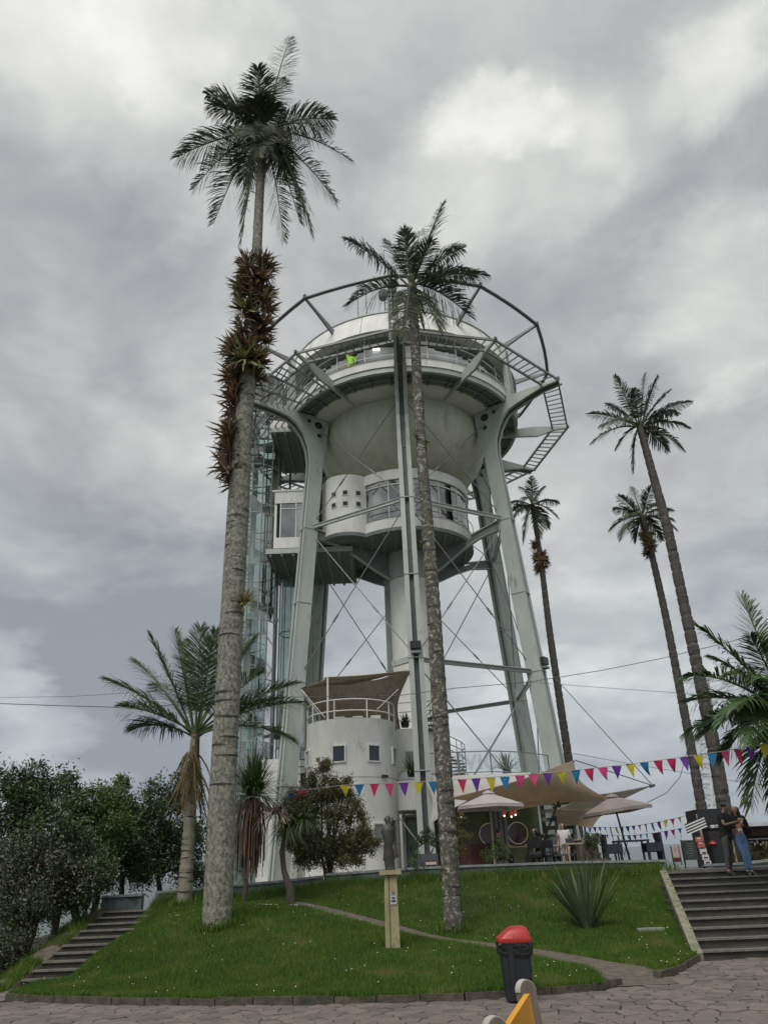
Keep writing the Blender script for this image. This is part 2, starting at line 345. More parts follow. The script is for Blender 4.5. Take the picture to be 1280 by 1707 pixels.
def coons(u, v):
    B, T_, Lf, Rt = arcs(bot, u), arcs(top, u), arcs(lft, v), arcs(rgt, v); u = u[:, None]; v = v[:, None]
    c = [np.array(q) for q in (bot[0], bot[-1], top[0], top[-1])]
    return (1-v)*B+v*T_+(1-u)*Lf+u*Rt-((1-u)*(1-v)*c[0]+u*(1-v)*c[1]+(1-u)*v*c[2]+u*v*c[3])
nu, nv = 120, 70; U, Vv = np.meshgrid(np.linspace(0, 1, nu), np.linspace(0, 1, nv)); P2 = coons(U.ravel(), Vv.ravel())
I = (np.arange(nv-1)[:, None]*nu+np.arange(nu-1)[None]).ravel()
lawn = tag(npmesh('lawn', np.c_[P2, lawnz(P2[:, 0], P2[:, 1])], np.stack([I, I+1, I+nu+1, I+nu], -1), m_turf, smooth=True), kind='structure')
# trodden path across the lawn
pth = [(486, 1507, 20.9), (520, 1515, 20.2), (560, 1524, 19.5), (640, 1541, 18.5), (740, 1556, 17.6), (830, 1569, 16.9), (900, 1582, 16.2), (970, 1599, 15.3), (1020, 1615, 14.5), (1056, 1633, 13.6), (1072, 1643, 13.0)]
pp = [at(*q) for q in pth]; pw = [.2, .22, .24, .24, .22, .24, .34, .44, .48, .55, .6]
d_ = np.r_[0, np.cumsum([(pp[i+1]-pp[i]).length for i in range(len(pp)-1)])]; ss = np.linspace(0, d_[-1], 60)
px_ = np.interp(ss, d_, [p.x for p in pp]); py_ = np.interp(ss, d_, [p.y for p in pp]); pw_ = np.interp(ss, d_, pw)
tx, ty = np.gradient(px_), np.gradient(py_); tl = np.hypot(tx, ty); tx /= tl; ty /= tl
rows = []
for k in range(-3, 4):
    w = pw_*(k/3)*(1+.12*np.sin(ss*3.1+k)); x = px_-ty*w; y = py_+tx*w; rows.append(np.c_[x, y, np.where(y < np.interp(x, FRONT[:, 0], FRONT[:, 1]), plz(x)+.012, lawnz(x, y)+.022-.012*abs(k)/3)])
Vp = np.concatenate(rows); I = (np.arange(6)[:, None]*60+np.arange(59)[None]).ravel()
tag(npmesh('path', Vp, np.stack([I, I+1, I+61, I+60], -1), m_path, smooth=True), kind='structure')
# grass
def blades(x, y, z, h, w, r, lean=.5):
    n = len(x); a = r.uniform(0, 2*pi, n); b = r.uniform(0, 2*pi, n); l = r.uniform(.1, 1, n)*lean*h
    dx, dy = np.cos(a)*w, np.sin(a)*w; lx, ly = np.cos(b)*l, np.sin(b)*l
    V = np.empty((n, 3, 3)); V[:, 0] = np.c_[x-dx, y-dy, z-.01]; V[:, 1] = np.c_[x+dx, y+dy, z-.01]; V[:, 2] = np.c_[x+lx, y+ly, z+h]
    return V.reshape(-1, 3), np.arange(3*n).reshape(-1, 3)
NB = 420000; u, v = rng.uniform(0, 1, NB), rng.uniform(0, 1, NB)**1.25
Q = coons(u, v); dmin = np.full(NB, 9.)
for i in range(0, 60, 1):
    dmin = np.minimum(dmin, np.hypot(Q[:, 0]-px_[i], Q[:, 1]-py_[i])/pw_[i])
keep = (dmin > .88+rng.uniform(-.12, .25, NB)); Q = Q[keep]; v = v[keep]
cl = np.sin(Q[:, 0]*2.1+np.sin(Q[:, 1]*1.7)*2)*np.sin(Q[:, 1]*1.9+Q[:, 0])*.5+.5
h = rng.uniform(.03, .07, len(Q))*(1+.7*cl)*(1+2.2*smooth01(.90, 1, v))
Vg, Fg = blades(Q[:, 0], Q[:, 1], lawnz(Q[:, 0], Q[:, 1]), h, .0055+.0*h, rng)
tag(npmesh('grass', Vg, Fg, m_grass), kind='stuff')
# tiny pale flowers in the grass
m_fl = mat('daisy_white', (.7, .7, .62)); k = rng.choice(len(Q), 150); q = Q[k]; hz_ = lawnz(q[:, 0], q[:, 1])+h[k]*.8+.01
V4 = np.empty((150, 4, 3)); s = .0075
for i, (a, b, c) in enumerate(((-s, -s, 0), (s, -s, .004), (s, s, .012), (-s, s, .008))): V4[:, i] = np.c_[q[:, 0]+a, q[:, 1]+b, hz_+c]
tag(npmesh('lawn_flowers', V4.reshape(-1, 3), np.arange(600).reshape(-1, 4), m_fl), kind='stuff')
# kerbs round the lawn
def kerb(line, label):
    t = thing('kerb', label, 'kerb', line[0])
    p = np.array([[a.x, a.y] for a in line]); d = np.r_[0, np.cumsum(np.hypot(*(p[1:]-p[:-1]).T))]; n = max(2, int(d[-1]/.62))
    for i in range(n):
        s0, s1 = d[-1]*i/n+.006, d[-1]*(i+1)/n-.006
        a = np.array([np.interp(s0, d, p[:, 0]), np.interp(s0, d, p[:, 1])]); b = np.array([np.interp(s1, d, p[:, 0]), np.interp(s1, d, p[:, 1])])
        z = plz((a[0]+b[0])/2); hh = .095+random.uniform(-.012, .012)
        MB().bar((a[0], a[1]+.03, z+hh/2-.06), (b[0], b[1]+.03, z+hh/2-.06), .13, hh+.12).build('kerb_stone', m_kerb, t)
kerb(curbL, 'low mossy stone kerb curving along the front of the lawn'); kerb(curbR, 'short stone kerb at the lawn corner below the wide steps')
# ---- stairs
def stairs(label, xl0, xl1, xr0, xr1, y0, y1, z0, z1, n, ext=0):
    t = thing('staircase', label, 'stairs', ((xl0+xr0)/2, y0, z0)); r = (z1-z0)/n; tr = (y1-y0)/n
    for k in range(n):
        f = k/n; a, b = xl0+(xl1-xl0)*f, xr0+(xr1-xr0)*f; y = y0+tr*k; z = z0+r*(k+1); d = tr+.25+(ext if k == n-1 else 0)
        st = MB().box(((a+b)/2, y+d/2+.03, z-r/2-.05), (b-a, d, r+.06)).build('step', m_step, t)
        MB().box(((a+b)/2, y+.06, z-.012), (b-a, .16, .036)).build('nosing', m_nose, st)
    return t
SR = (at(1167, 1598, 15.66).x, at(1112, 1449, 21.4).x)
stairs('wide dark concrete steps on the right climbing to the couple', SR[0]+.06, SR[1]+.06, 15, 18, 15.7, 22.05, -.02, 1.35, 10)
SLa, SLb = at(34, 1645, 17.0), at(178, 1520, 21.4)
stairs('narrow dark steps on the left between trees and lawn', SLa.x, SLb.x, SLa.x+1.3, at(262, 1512, 21.4).x, 17.0, 21.6, plz(-7), .98, 10)
# landing behind the right steps
tag(MB().box((14, 27.7, 1.345), (16, 11, .1)).build('landing', m_nose), kind='structure')
# sloping border strip beside the right steps
bt = thing('border_wall', 'thin pale mossy border wall between lawn and wide steps', 'wall', (SR[0], 15.6, 0))
def zst(y): return -.02+1.37*np.clip((y-15.7)/6.35, 0, 1)
for i in range(11):
    f0, f1 = i/11, (i+1)/11; a = Vector((SR[0]+(SR[1]-SR[0])*f0*1.1, 15.6+6.6*f0, 0)); b = Vector((SR[0]+(SR[1]-SR[0])*f1*1.1, 15.6+6.6*f1-.012, 0))
    a.z = zst(a.y)+.10; b.z = zst(b.y)+.10; MB().bar(a-Vector((.05, 0, .15)), b-Vector((.05, 0, .15)), .17, .34).build('block', mat('border_stone', (.26, .25, .17), (.15, .15, .09), scale=6, dirt=(.06, .075, .03, .55), dscale=3, bump=.4), bt)
# earth bank beside the left steps
bk = []
for i in range(15):
    f = i/14*1.12-.12; x = SLa.x+(SLb.x-SLa.x)*f; y = 16.7+4.9*f; z = plz(-7)+1.12*f
    bk.append([(x+.06, y, z-.15), (x-.02, y, z+.02), (x-.18-.06*sin(i*3.7), y, z+.05+.03*sin(i*2.1)), (x-.42-.14*sin(i*1.3), y, z+.02+.03*sin(i*5)), (x-.9-.1*sin(i*2.7), y+.1, z-.20+.05*sin(i*3)), (x-2.6, y+.2, z-1.2)])
kb = len(bk[0]); tag(MB().add([p for r_ in bk for p in r_], [(i*kb+j, i*kb+j+1, (i+1)*kb+j+1, (i+1)*kb+j) for i in range(14) for j in range(kb-1)]).build('earth_bank', m_path, smooth=True), kind='structure')
# ---- terrace slab and its retaining walls
WL = [at(544, 1456, 23.5), at(700, 1445, 23.3), at(954, 1435.5, 22.8), at(1106, 1433, 22.3)]
TZ = 1.46
ter = MB(); poly = [(WL[0].x-.9, 23.9, 0)]+[(p.x, p.y+.1, 0) for p in WL]+[(SR[1]+.15, 25.4, 0), (SR[1]+.3, 52, 0), (-5.1, 52, 0), (-5.1, 30, 0)]
ter.prism([(x, y, TZ-1.5) for x, y, z in poly], (0, 0, 1.5)); tag(ter.build('terrace_floor', mat('terrace_floor', (.22, .2, .17), (.15, .14, .12), scale=3)), kind='structure')
def wall(pts, h, label, th=.22, cap=.06):
    t = thing('retaining_wall', label, 'wall', pts[0])
    for i in range(len(pts)-1):
        a, b = pts[i], pts[i+1]; n = max(1, round((b-a).length/2.4))
        for k in range(n):
            p = a.lerp(b, k/n); q = a.lerp(b, (k+1)/n); g_ = (q-p).normalized()*.006
            MB().bar(p+g_-Vector((0, 0, cap+h/2)), q-g_-Vector((0, 0, cap+h/2)), th, h).build('wall_panel', m_wallg, t)
            MB().bar(p+g_-Vector((0, 0, cap/2-.002)), q-g_-Vector((0, 0, cap/2-.002)), th+.09, cap).build('coping', m_wallcap, t)
    return t
wall(WL, 1.3, 'blue grey retaining wall below the cafe terrace')
wall([WL[-1]+Vector((0, .13, 0)), WL[-1]+Vector((.15, 3.0, .0))], 1.3, 'end face of the terrace wall turning back beside the wide steps')
wl2 = [at(335, 1479, 23.1), at(437.5, 1470, 23.4), at(466, 1467.5, 23.5), WL[0]-Vector((.05, 0, .04))]
wall(wl2, 1.1, 'dark grey low wall behind the big palm and the shrub')
wall([at(262, 1486, 22.2), at(335, 1480, 22.9)], .8, 'pale low wall section behind the ringed young palm')
wall([at(173, 1493, 22.9), at(240, 1489.5, 22.9)], .7, 'short low wall left of the top of the narrow steps')
# upper right planter wall behind the couple
wr = [at(1176, 1446, 24.6), at(1182, 1440, 23.6), at(1235, 1438, 23.9), at(1300, 1430, 24.2)]
wall(wr, .5, 'blue grey planter wall behind the couple')
# ================================================================ the water tower
TX, TY = 1.23, 38.0
def T(r, deg, z): a = radians(deg); return Vector((TX+r*sin(a), TY-r*cos(a), z))
tower = thing('water_tower', 'tall pale green steel water tower with round concrete tank, ring deck and open ladder walkway', 'water tower', (TX, TY, TZ))
def slab(prof, deg, th, name, m, parent, z0=0, off=0):
    """prof (r,z) polygon in the radial plane at deg, thickness th across it"""
    a = radians(deg); n = Vector((cos(a), sin(a), 0)); p = [T(r, deg, z)+n*(off-th/2) for r, z in prof]
    return MB().prism(p, n*th).build(name, m, parent)
# tank: bowl below, drum above
R = 4.84; ZC = 23.85; bz_c = lambda q: ZC-2.85*cos(radians(q)) if q < 90 else ZC-3.9*cos(radians(q))
prof = [(.02, ZC-2.85)]+[(R*sin(radians(q)), bz_c(q)) for q in range(4, 110, 3)]
tank = MB().lathe(prof, (TX, TY), 96).build('tank', conc, tower, smooth=True)
for q in range(12):   # welded plate seams, proud of the bowl
    d = 30*q+13; MB().tube([T((R+.004)*sin(radians(e)), d, bz_c(e)-.004) for e in range(35, 108, 5)], .012, 4).build('seam', conc, tank)
# ring beam between tank and deck
MB().lathe([(4.62, 25.05), (4.66, 24.80), (5.55, 24.80), (5.75, 24.95), (5.75, 25.05)], (TX, TY), 96, closed=True).build('ring_beam', cream, tower, smooth=True)
# deck
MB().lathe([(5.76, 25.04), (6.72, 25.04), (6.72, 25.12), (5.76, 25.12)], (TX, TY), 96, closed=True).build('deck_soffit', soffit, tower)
MB().lathe([(6.72, 24.93), (6.90, 24.93), (6.90, 25.22), (6.72, 25.22)], (TX, TY), 120, closed=True).build('deck_edge_beam', steel, tower, smooth=True)
MB().lathe([(6.80, 25.23), (6.96, 25.23), (6.96, 25.68), (7.02, 25.72), (6.80, 25.72)], (TX, TY), 120, closed=True).build('parapet', white, tower, smooth=True)
for q in range(36): slab([(5.7, 25.035), (6.75, 25.035), (6.75, 24.90), (5.7, 24.90)], q*10+4, .05, 'deck_rib', steel_d, tower)
MB().lathe([(6.2, 24.97), (6.26, 24.97), (6.26, 24.9), (6.2, 24.9)], (TX, TY), 96, closed=True).build('stringer_ring', steel_d, tower)
# glazed room
for q in range(24):
    a0, a1 = q*15-2.3, q*15+15-2.3
    MB().lathe([(6.45, 25.2), (6.45, 27.6)], (TX, TY), 4, a0+.25, a1-.25).build('window_pane', glz_l, tower)
    MB().tube([T(6.47, a0, 25.2), T(6.47, a0, 27.6)], .035, 6).build('mullion', white, tower)
MB().lathe([(6.43, 27.16), (6.5, 27.16), (6.5, 27.21), (6.43, 27.21)], (TX, TY), 96, closed=True).build('transom', white, tower)
MB().lathe([(6.86, 26.02), (6.89, 26.02), (6.89, 26.05), (6.86, 26.05)], (TX, TY), 96, closed=True).build('handrail', white, tower)
MB().lathe([(3.0, 25.1), (3.0, 27.7)], (TX, TY), 48).build('inner_wall', mat('inner_wall', (.42, .44, .42)), tower)
MB().lathe([(.1, 27.55), (7.0, 27.62), (7.14, 27.55), (6.70, 29.05), (6.55, 29.05), (6.4, 28.0), (.1, 28.0)], (TX, TY), 120).build('roof_crown', white, tower, smooth=True)
MB().lathe([(6.62, 29.05), (6.76, 29.05), (6.76, 29.11), (6.62, 29.11)], (TX, TY), 120, closed=True).build('roof_rim', steel, tower)
for q in range(12):
    d = 30*q+12.7; MB().tube([T(7.15, d, 27.58), T(6.71, d, 29.03)], .012, 4).build('crown_joint', steel_d, tower)
# interior furniture seen through the glass
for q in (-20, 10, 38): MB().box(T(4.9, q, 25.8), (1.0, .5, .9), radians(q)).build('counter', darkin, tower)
# legs
LEGS = [0, 60, 120, 180, 240, 300]; LO = -.9
def rleg(z): return 7.2-(z-1.4)*(1.48/19.6)
for d0 in LEGS:
    d = d0+LO; a = radians(d); n = Vector((cos(a), sin(a), 0))
    leg = None
    for s in (-1, 1):
        p = [(rleg(z)-.35+.0, z) for z in (1.3, 21)]; q = [(rleg(z)+.35, z) for z in (21, 1.3)]
        o = slab(p+q, d, .17, 'leg' if s < 0 else 'leg_plate', steel, tower if s < 0 else leg, off=s*.215)
        if s < 0: leg = o
        # raised lips on both edges of the plate
        for e in (-.35, .35):
            pr = [T(rleg(1.4)+e, d, 1.35)+n*s*.215, T(rleg(21)+e, d, 20.98)+n*s*.215]; MB().bar(pr[0], pr[1], .215, .045, up=T(1, d, 0)-T(0, d, 0)).build('flange', steel, leg)
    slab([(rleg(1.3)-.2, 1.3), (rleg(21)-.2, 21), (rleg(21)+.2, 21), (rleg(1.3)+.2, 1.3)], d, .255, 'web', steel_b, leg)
    for z in (5.2, 9.85, 13.8, 17.9): MB().box(T(rleg(z), d, z), (.66, .80, .04), a).build('splice_plate', steel, leg)
    # flared head with three round holes
    outx = 0 if d0 != 300 else 1
    outer = [(6.05, 20.9), (6.0, 22.0), (6.1, 22.8), (6.38, 23.55), (6.8, 24.15), (7.3, 24.5), (8.2, 24.72), (9.4, 24.84)] if outx else [(6.05, 20.9), (5.98, 22.0), (6.05, 22.8), (6.3, 23.5), (6.6, 24.0), (6.95, 24.35), (7.3, 24.5), (7.9, 24.7), (9.0, 25.0), (10.0, 25.08)]
    topp = [(9.4, 24.98), (8.2, 25.02), (7.0, 25.2), (6.92, 24.92)] if outx else [(10.0, 25.18), (9.0, 25.22), (7.3, 25.24), (6.92, 25.22), (6.92, 24.92)]
    inner = [(5.75, 24.9), (5.75, 24.76), (4.98, 24.76), (4.95, 24.2), (5.08, 23.2), (5.25, 22.2), (5.35, 20.9)]
    hd = slab(outer+topp+inner, d, .14, 'leg_head', steel, leg, off=-.22); slab(outer+topp+inner, d, .14, 'leg_head', steel, leg, off=.22)
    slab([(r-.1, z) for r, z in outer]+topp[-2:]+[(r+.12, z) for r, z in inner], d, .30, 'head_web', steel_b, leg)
    for i in range(len(outer)-3):
        for s in (-.22, .22): MB().bar(T(outer[i][0]+.01, d, outer[i][1])+n*s, T(outer[i+1][0]+.01, d, outer[i+1][1])+n*s, .19, .05, up=T(1, d, .1)-T(0, d, 0)).build('head_flange', steel, leg)
    for (r, z, hr) in ((5.55, 24.35, .25), (6.12, 24.5, .13), (5.5, 23.68, .15)):
        for s in (-1, 1):
            c = T(r, d, z)+n*s*.291; ra = (T(1, d, 0)-T(0, d, 0))
            ringv = [c+ra*hr*cos(2*pi*k/20)+Vector((0, 0, hr*sin(2*pi*k/20))) for k in range(20)]
            MB().prism(ringv, -n*s*.012 if False else n*s*.006).build('hole', darkin, leg)
            MB().tube(ringv+[ringv[0]], .018, 5).build('hole_rim', steel, leg)
# posts carrying the roof above each leg, and slim ones between
for d0 in LEGS:
    d = d0+LO; slab([(6.92, 25.2), (7.28, 25.2), (7.22, 28.6), (6.98, 28.6)], d, .12, 'roof_post', steel, tower, off=-.2); slab([(6.92, 25.2), (7.28, 25.2), (7.22, 28.6), (6.98, 28.6)], d, .12, 'roof_post', steel, tower, off=.2)
# arms and open walkway
WO = -2.3; TIP = []
for q in range(12):
    d = 30*q+WO
    if q % 2: slab([(4.98, 24.72), (5.0, 24.92), (6.9, 25.235), (8.0, 25.33), (9.1, 25.26), (9.96, 25.20), (9.96, 25.10), (9.1, 25.0), (8.1, 24.66), (6.9, 24.70)], d, .13, 'walkway_arm', steel, tower)
    elif q == 10: slab([(6.95, 24.72), (6.95, 25.22), (9.96, 25.2), (9.96, 25.08)], d, .13, 'walkway_arm', steel, tower)
    TIP.append((T(9.94, d, 25.15), T(9.05, d, 25.15)))
    MB().box(T(9.98, d, 25.22), (.12, .12, .16), radians(d)).build('bracket', steel_b, tower)
for q in range(12):
    (a, b), (c, e) = TIP[q], TIP[(q+1) % 12]
    MB().bar(a, c, .09, .12).build('walkway_rail', steel_d, tower); MB().bar(b, e, .09, .12).build('walkway_rail', steel_d, tower)
    for k in range(1, 11): f = k/11; MB().bar(a.lerp(c, f), b.lerp(e, f), .05, .06).build('rung', steel_d, tower)
# grating platform at the left of the deck
for k in range(9):
    f = k/8; MB().bar(T(7.1+f*2.6, -36-f*3, 25.0), T(7.1+f*2.6, -86+f*4, 25.0), .05, .07).build('grating_bar', steel_d, tower)
for k in range(7): d = -36-k*8; MB().bar(T(6.95, d, 24.93), T(9.9, d, 24.93), .06, .09).build('grating_bearer', steel_d, tower)
# upper pipe ring on struts
UR = []
for q in range(12):
    d = 30*q+WO
    UR.append(T(9.3, d, 29.2))
    slab([(6.72, 28.35), (6.72, 28.75), (9.2, 29.24), (9.3, 29.16), (8.2, 28.86)], d, .12, 'ring_strut', steel_d, tower)
    MB().box(T(9.32, d, 29.3), (.14, .14, .22), radians(d)).build('bracket', steel_b, tower)
for q in range(12):
    a, b = UR[q], UR[(q+1) % 12]; 
    MB().tube([a.lerp(b, f)+ (T(1, 30*q+15+WO, 0)-T(0, 30*q+15+WO, 0))*.10*sin(pi*f) for f in (0, .25, .5, .75, 1)], .10, 12).build('ring_pipe', mat('pipe_steel', (.16, .155, .165), (.10, .10, .11), rough=.35, metal=.4), tower, smooth=True)
# the front ladder mast rising from the lower walkway to the upper ring
for s in (-.22, .22): MB().bar(T(9.0, WO, 25.2)+Vector((s, 0, 0)), T(8.9, WO, 29.1)+Vector((s*.6, 0, 0)), .15, .15, up=(0, 1, 0)).build('ladder_rail', steel_b, tower)
for k in range(12): z = 25.4+k*.3; MB().bar(T(9.0, WO, z)+Vector((-.22, 0, 0)), T(9.0, WO, z)+Vector((.22, 0, 0)), .06, .06).build('ladder_rung', steel_b, tower)
# central shaft
MB().lathe([(1.15, TZ), (1.15, 18.2)], (TX, TY), 48).build('shaft', white, tower, smooth=True)
MB().box((TX-1.22, TY-.2, 9.8), (.32, .4, 16.4)).build('shaft_duct', steel_d, tower)
MB().lathe([(1.17, 15.8), (1.26, 15.8), (1.26, 17.5), (1.17, 17.5)], (TX, TY), 48, closed=True).build('shaft_collar', steel, tower)
# round cabin and its bay
def cabin(c, r, a0, a1, nm):
    w = []
    MB().lathe([(r, 17.6), (r, 18.18), (r+.05, 18.2), (r-.14, 18.2), (r-.14, 17.6)], c, 60, a0, a1, closed=True).build('cabin_sill', white, tower, smooth=True)
    MB().lathe([(r+.02, 20.42), (r+.02, 21.0), (r-.14, 21.0), (r-.14, 20.42)], c, 60, a0, a1, closed=True).build('cabin_fascia', white, tower, smooth=True)
    k = 7
    for i in range(k):
        b0, b1 = a0+(a1-a0)*i/k, a0+(a1-a0)*(i+1)/k
        MB().lathe([(r-.08, 18.2), (r-.08, 20.1)], c, 3, b0+.3, b1-.3).build('window_pane', glz, tower)
        MB().lathe([(r-.06, 20.16), (r-.06, 20.42)], c, 3, b0+.3, b1-.3).build('transom_pane', glz, tower)
        p = lambda z, rr=r-.06: (c[0]+rr*sin(radians(b0)), c[1]-rr*cos(radians(b0)), z)
        MB().tube([p(18.2), p(20.42)], .03, 6).build('mullion', white, tower)
    MB().lathe([(r-.10, 20.1), (r-.02, 20.1), (r-.02, 20.15), (r-.10, 20.15)], c, 60, a0, a1, closed=True).build('transom', white, tower)
    MB().lathe([(r+.12, 18.65), (r+.15, 18.65), (r+.15, 18.68), (r+.12, 18.68)], c, 60, a0, a1, closed=True).build('guard_rail', steel, tower)
cabin((TX, TY), 3.6, -38, 118, 'main')
MB().lathe([(3.6, 17.6), (3.6, 21.0)], (TX, TY), 40, 118, 322).build('cabin_back_wall', white, tower, smooth=True)
BC, BR_ = (-1.95, 36.25), 1.42
bay = MB().lathe([(BR_, 17.6), (BR_, 20.98), (BR_-.15, 20.98), (BR_-.15, 17.6)], BC, 48, -150, 72, closed=True).build('bay_wall', white, tower, smooth=True)
for i, aa in enumerate((-29, -3, 25)):
    for z in (19.9, 19.25):
        p = lambda rr, zz, dd: Vector((BC[0]+rr*sin(radians(aa+dd)), BC[1]-rr*cos(radians(aa+dd)), zz))
        w_ = MB().box(p(BR_+.005, z, 0), (.34, .05, .34), radians(aa)).build('small_window', cream, bay)
        MB().box(p(BR_+.022, z, 0), (.24, .03, .24), radians(aa)).build('window_pane', darkin, w_)
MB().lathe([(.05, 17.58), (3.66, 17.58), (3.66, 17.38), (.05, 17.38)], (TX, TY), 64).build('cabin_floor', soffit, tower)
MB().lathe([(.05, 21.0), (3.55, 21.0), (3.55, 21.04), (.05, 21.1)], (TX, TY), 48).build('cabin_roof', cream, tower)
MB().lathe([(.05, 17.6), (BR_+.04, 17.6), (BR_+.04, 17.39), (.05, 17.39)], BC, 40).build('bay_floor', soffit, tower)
MB().lathe([(.05, 20.98), (BR_, 20.98), (BR_, 21.02), (.05, 21.02)], BC, 40).build('bay_roof', cream, tower)
for k in range(11):
    x = -3.2+k*.64; hw = math.sqrt(max(.1, 3.5**2-x*x)); MB().box((TX+x, TY, 17.31), (.10, 2*hw, .13)).build('floor_joist', steel_d, tower)
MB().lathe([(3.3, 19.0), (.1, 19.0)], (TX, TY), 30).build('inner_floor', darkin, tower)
MB().lathe([(2.3, 17.6), (2.3, 21)], (TX, TY), 30).build('inner_wall', mat('inner_wall', (.3, .32, .3)), tower)
for d0 in LEGS:
    d = d0+LO
    ar = slab([(rleg(17.9)-.30, 17.98), (rleg(17.9)-.30, 17.55), (4.3, 17.32), (3.2, 16.85), (2.2, 16.3), (1.2, 15.85), (1.2, 17.37), (3.66, 17.37), (4.4, 17.66)], d, .10, 'cabin_arm', steel_d, tower)
    for (p0, p1) in (((5.6, 17.52), (4.3, 17.3)), ((4.3, 17.3), (3.2, 16.83)), ((3.2, 16.83), (2.2, 16.28)), ((2.2, 16.28), (1.2, 15.83))):
        MB().bar(T(p0[0], d, p0[1]), T(p1[0], d, p1[1]), .22, .05, up=(0, 0, 1)).build('arm_flange', steel, ar)
    MB().bar(T(5.5, d, 18.0), T(3.9, d, 17.6), .30, .06).build('arm_top_flange', steel, ar)
# ring beams between the legs
def hexb(z, skip=(), w=.13, h=.17):
    for i in range(6):
        if i in skip: continue
        a = T(rleg(z), LEGS[i]+LO, z); b = T(rleg(z), LEGS[(i+1) % 6]+LO, z); u = (b-a).normalized()
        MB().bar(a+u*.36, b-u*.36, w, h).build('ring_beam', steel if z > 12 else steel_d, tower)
        MB().bar(a+u*.36+Vector((0, 0, h/2)), b-u*.36+Vector((0, 0, h/2)), w+.1, .03).build('beam_flange', steel, tower)
hexb(18.0); hexb(9.85, skip=(5,))
MB().bar(T(rleg(9.8), LO, 9.85)+Vector((-.3, 0, 0)), T(rleg(9.8), LO, 9.85)+Vector((-1.0, .3, -.1)), .2, .24).build('beam_stub', steel, tower)
# crossed tie rods
for i in range(6):
    for z0, z1 in ((18.1, 24.3), (10.0, 17.8), (2.2, 9.7)):
        for (ia, ib) in ((i, i+1), (i+1, i)):
            a = T(rleg(z0)-.1 if z0 < 21 else 5.6, LEGS[ia % 6]+LO, z0); b = T(rleg(min(z1, 21.2))-.1, LEGS[ib % 6]+LO, z1)
            u = (b-a).normalized(); a = a+u*.3; b = b-u*.3
            rod = MB().tube([a, b], .026, 6).build('tie_rod', steel_d, tower); m_ = a.lerp(b, .33); MB().tube([m_-u*.22, m_+u*.22], .05, 6).build('turnbuckle', steel_d, rod)
# floodlights on the legs
for p, rz in ((T(rleg(10.3)+.5, LO, 10.35), 0), (T(rleg(10.2)+.5, 60+LO, 10.3), .9), (T(rleg(10)+.45, 120+LO, 10.3), 1.4)):
    f = MB().box(p, (.46, .18, .34), rz).build('floodlight', blackp, tower); MB().box(p+Vector((0, -.1*cos(rz), -.02)), (.38, .03, .26), rz).build('lens', darkin, f)
    MB().box(p+Vector((0, .05, -.3)), (.40, .26, .10), rz).build('bracket', steel_d, f)
# bridge decks and room on the left, joined to the glass stair tower
def deck_left(z, name_l):
    MB().box((-4.05, 38.4, z), (4.6, 4.9, .28)).build('bridge_slab', steel, tower)
    for k in range(8): MB().box((-6.1+k*.6, 38.4, z-.2), (.12, 4.8, .14)).build('bridge_joist', steel_d, tower)
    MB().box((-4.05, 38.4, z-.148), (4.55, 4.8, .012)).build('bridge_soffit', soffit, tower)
deck_left(24.75, ''); deck_left(17.15, '')
MB().box((-4.9, 36.0, 25.15), (2.9, .1, .5)).build('bridge_parapet', white, tower)
MB().box((-4.75, 36.0, 17.62), (2.4, .12, .62)).build('room_sill', white, tower); MB().box((-4.75, 36.0, 20.35), (2.4, .12, .72)).build('room_fascia', white, tower)
MB().box((-5.9, 38.2, 19.0), (.12, 4.4, 3.4)).build('room_side_wall', white, tower)
for k, x in enumerate((-5.62, -4.78, -3.9)):
    MB().box((x+(.0), 36.0, 19.0), (.06, .08, 2.1)).build('mullion', white, tower)
for k, (x0, x1) in enumerate(((-5.58, -4.82), (-4.74, -3.94))):
    MB().box(((x0+x1)/2, 36.02, 18.8), (x1-x0, .03, 1.66)).build('window_pane', glz_l if k else glz, tower); MB().box(((x0+x1)/2, 36.02, 19.83), (x1-x0, .03, .30)).build('transom_pane', glz, tower)
MB().box((-4.75, 36.0, 19.66), (1.7, .07, .05)).build('transom', white, tower)
MB().box((-4.75, 39.9, 19.0), (2.4, .1, 3.2)).build('room_back_wall', mat('inner_wall', (.3, .32, .3)), tower)
MB().box((-4.3, 38.2, 20.75), (3.6, 4.6, .1)).build('room_roof', cream, tower)
for x in (-5.8, -4.6, -3.3): MB().box((x, 40.6, 21.9), (.12, .12, 5.2)).build('post', steel_d, tower)
MB().bar((-6.2, 40.6, 22.0), (-2.6, 40.6, 22.0), .07, .07).build('back_rail', steel_d, tower); MB().bar((-6.2, 40.6, 21.3), (-2.6, 40.6, 22.6), .05, .05).build('back_rail', steel_d, tower)
# curved apron between the two
# ---- roof antennas and dish
rf = thing('antenna_mast', 'grey lattice radio mast with drums standing on the tower roof', 'antenna', T(4.2, -8, 28.0))
b0 = T(4.2, -8, 28.0)
for k in range(3):
    o = Vector((.26*cos(k*2.09), .26*sin(k*2.09), 0)); MB().tube([b0+o, b0+o*.6+Vector((0, 0, 6.2))], .03, 5).build('leg', steel_d, rf)
    for j in range(13):
        o2 = Vector((.26*cos((k+1)*2.09), .26*sin((k+1)*2.09), 0)); s0, s1 = 1-.4*j/13, 1-.4*(j+1)/13
        MB().tube([b0+o*s0+Vector((0, 0, j*.47)), b0+o2*s1+Vector((0, 0, (j+1)*.47))], .014, 4).build('brace', steel_d, rf)
MB().tube([b0+Vector((0, 0, 6)), b0+Vector((0, 0, 8.2))], .025, 5).build('whip', steel_d, rf)
for dz, dx in ((3.9, .75), (4.1, -.2)): MB().tube([b0+Vector((dx, -.3, dz)), b0+Vector((dx+.05, -.75, dz))], [.26, .30], 14).build('drum', steel_b, rf)
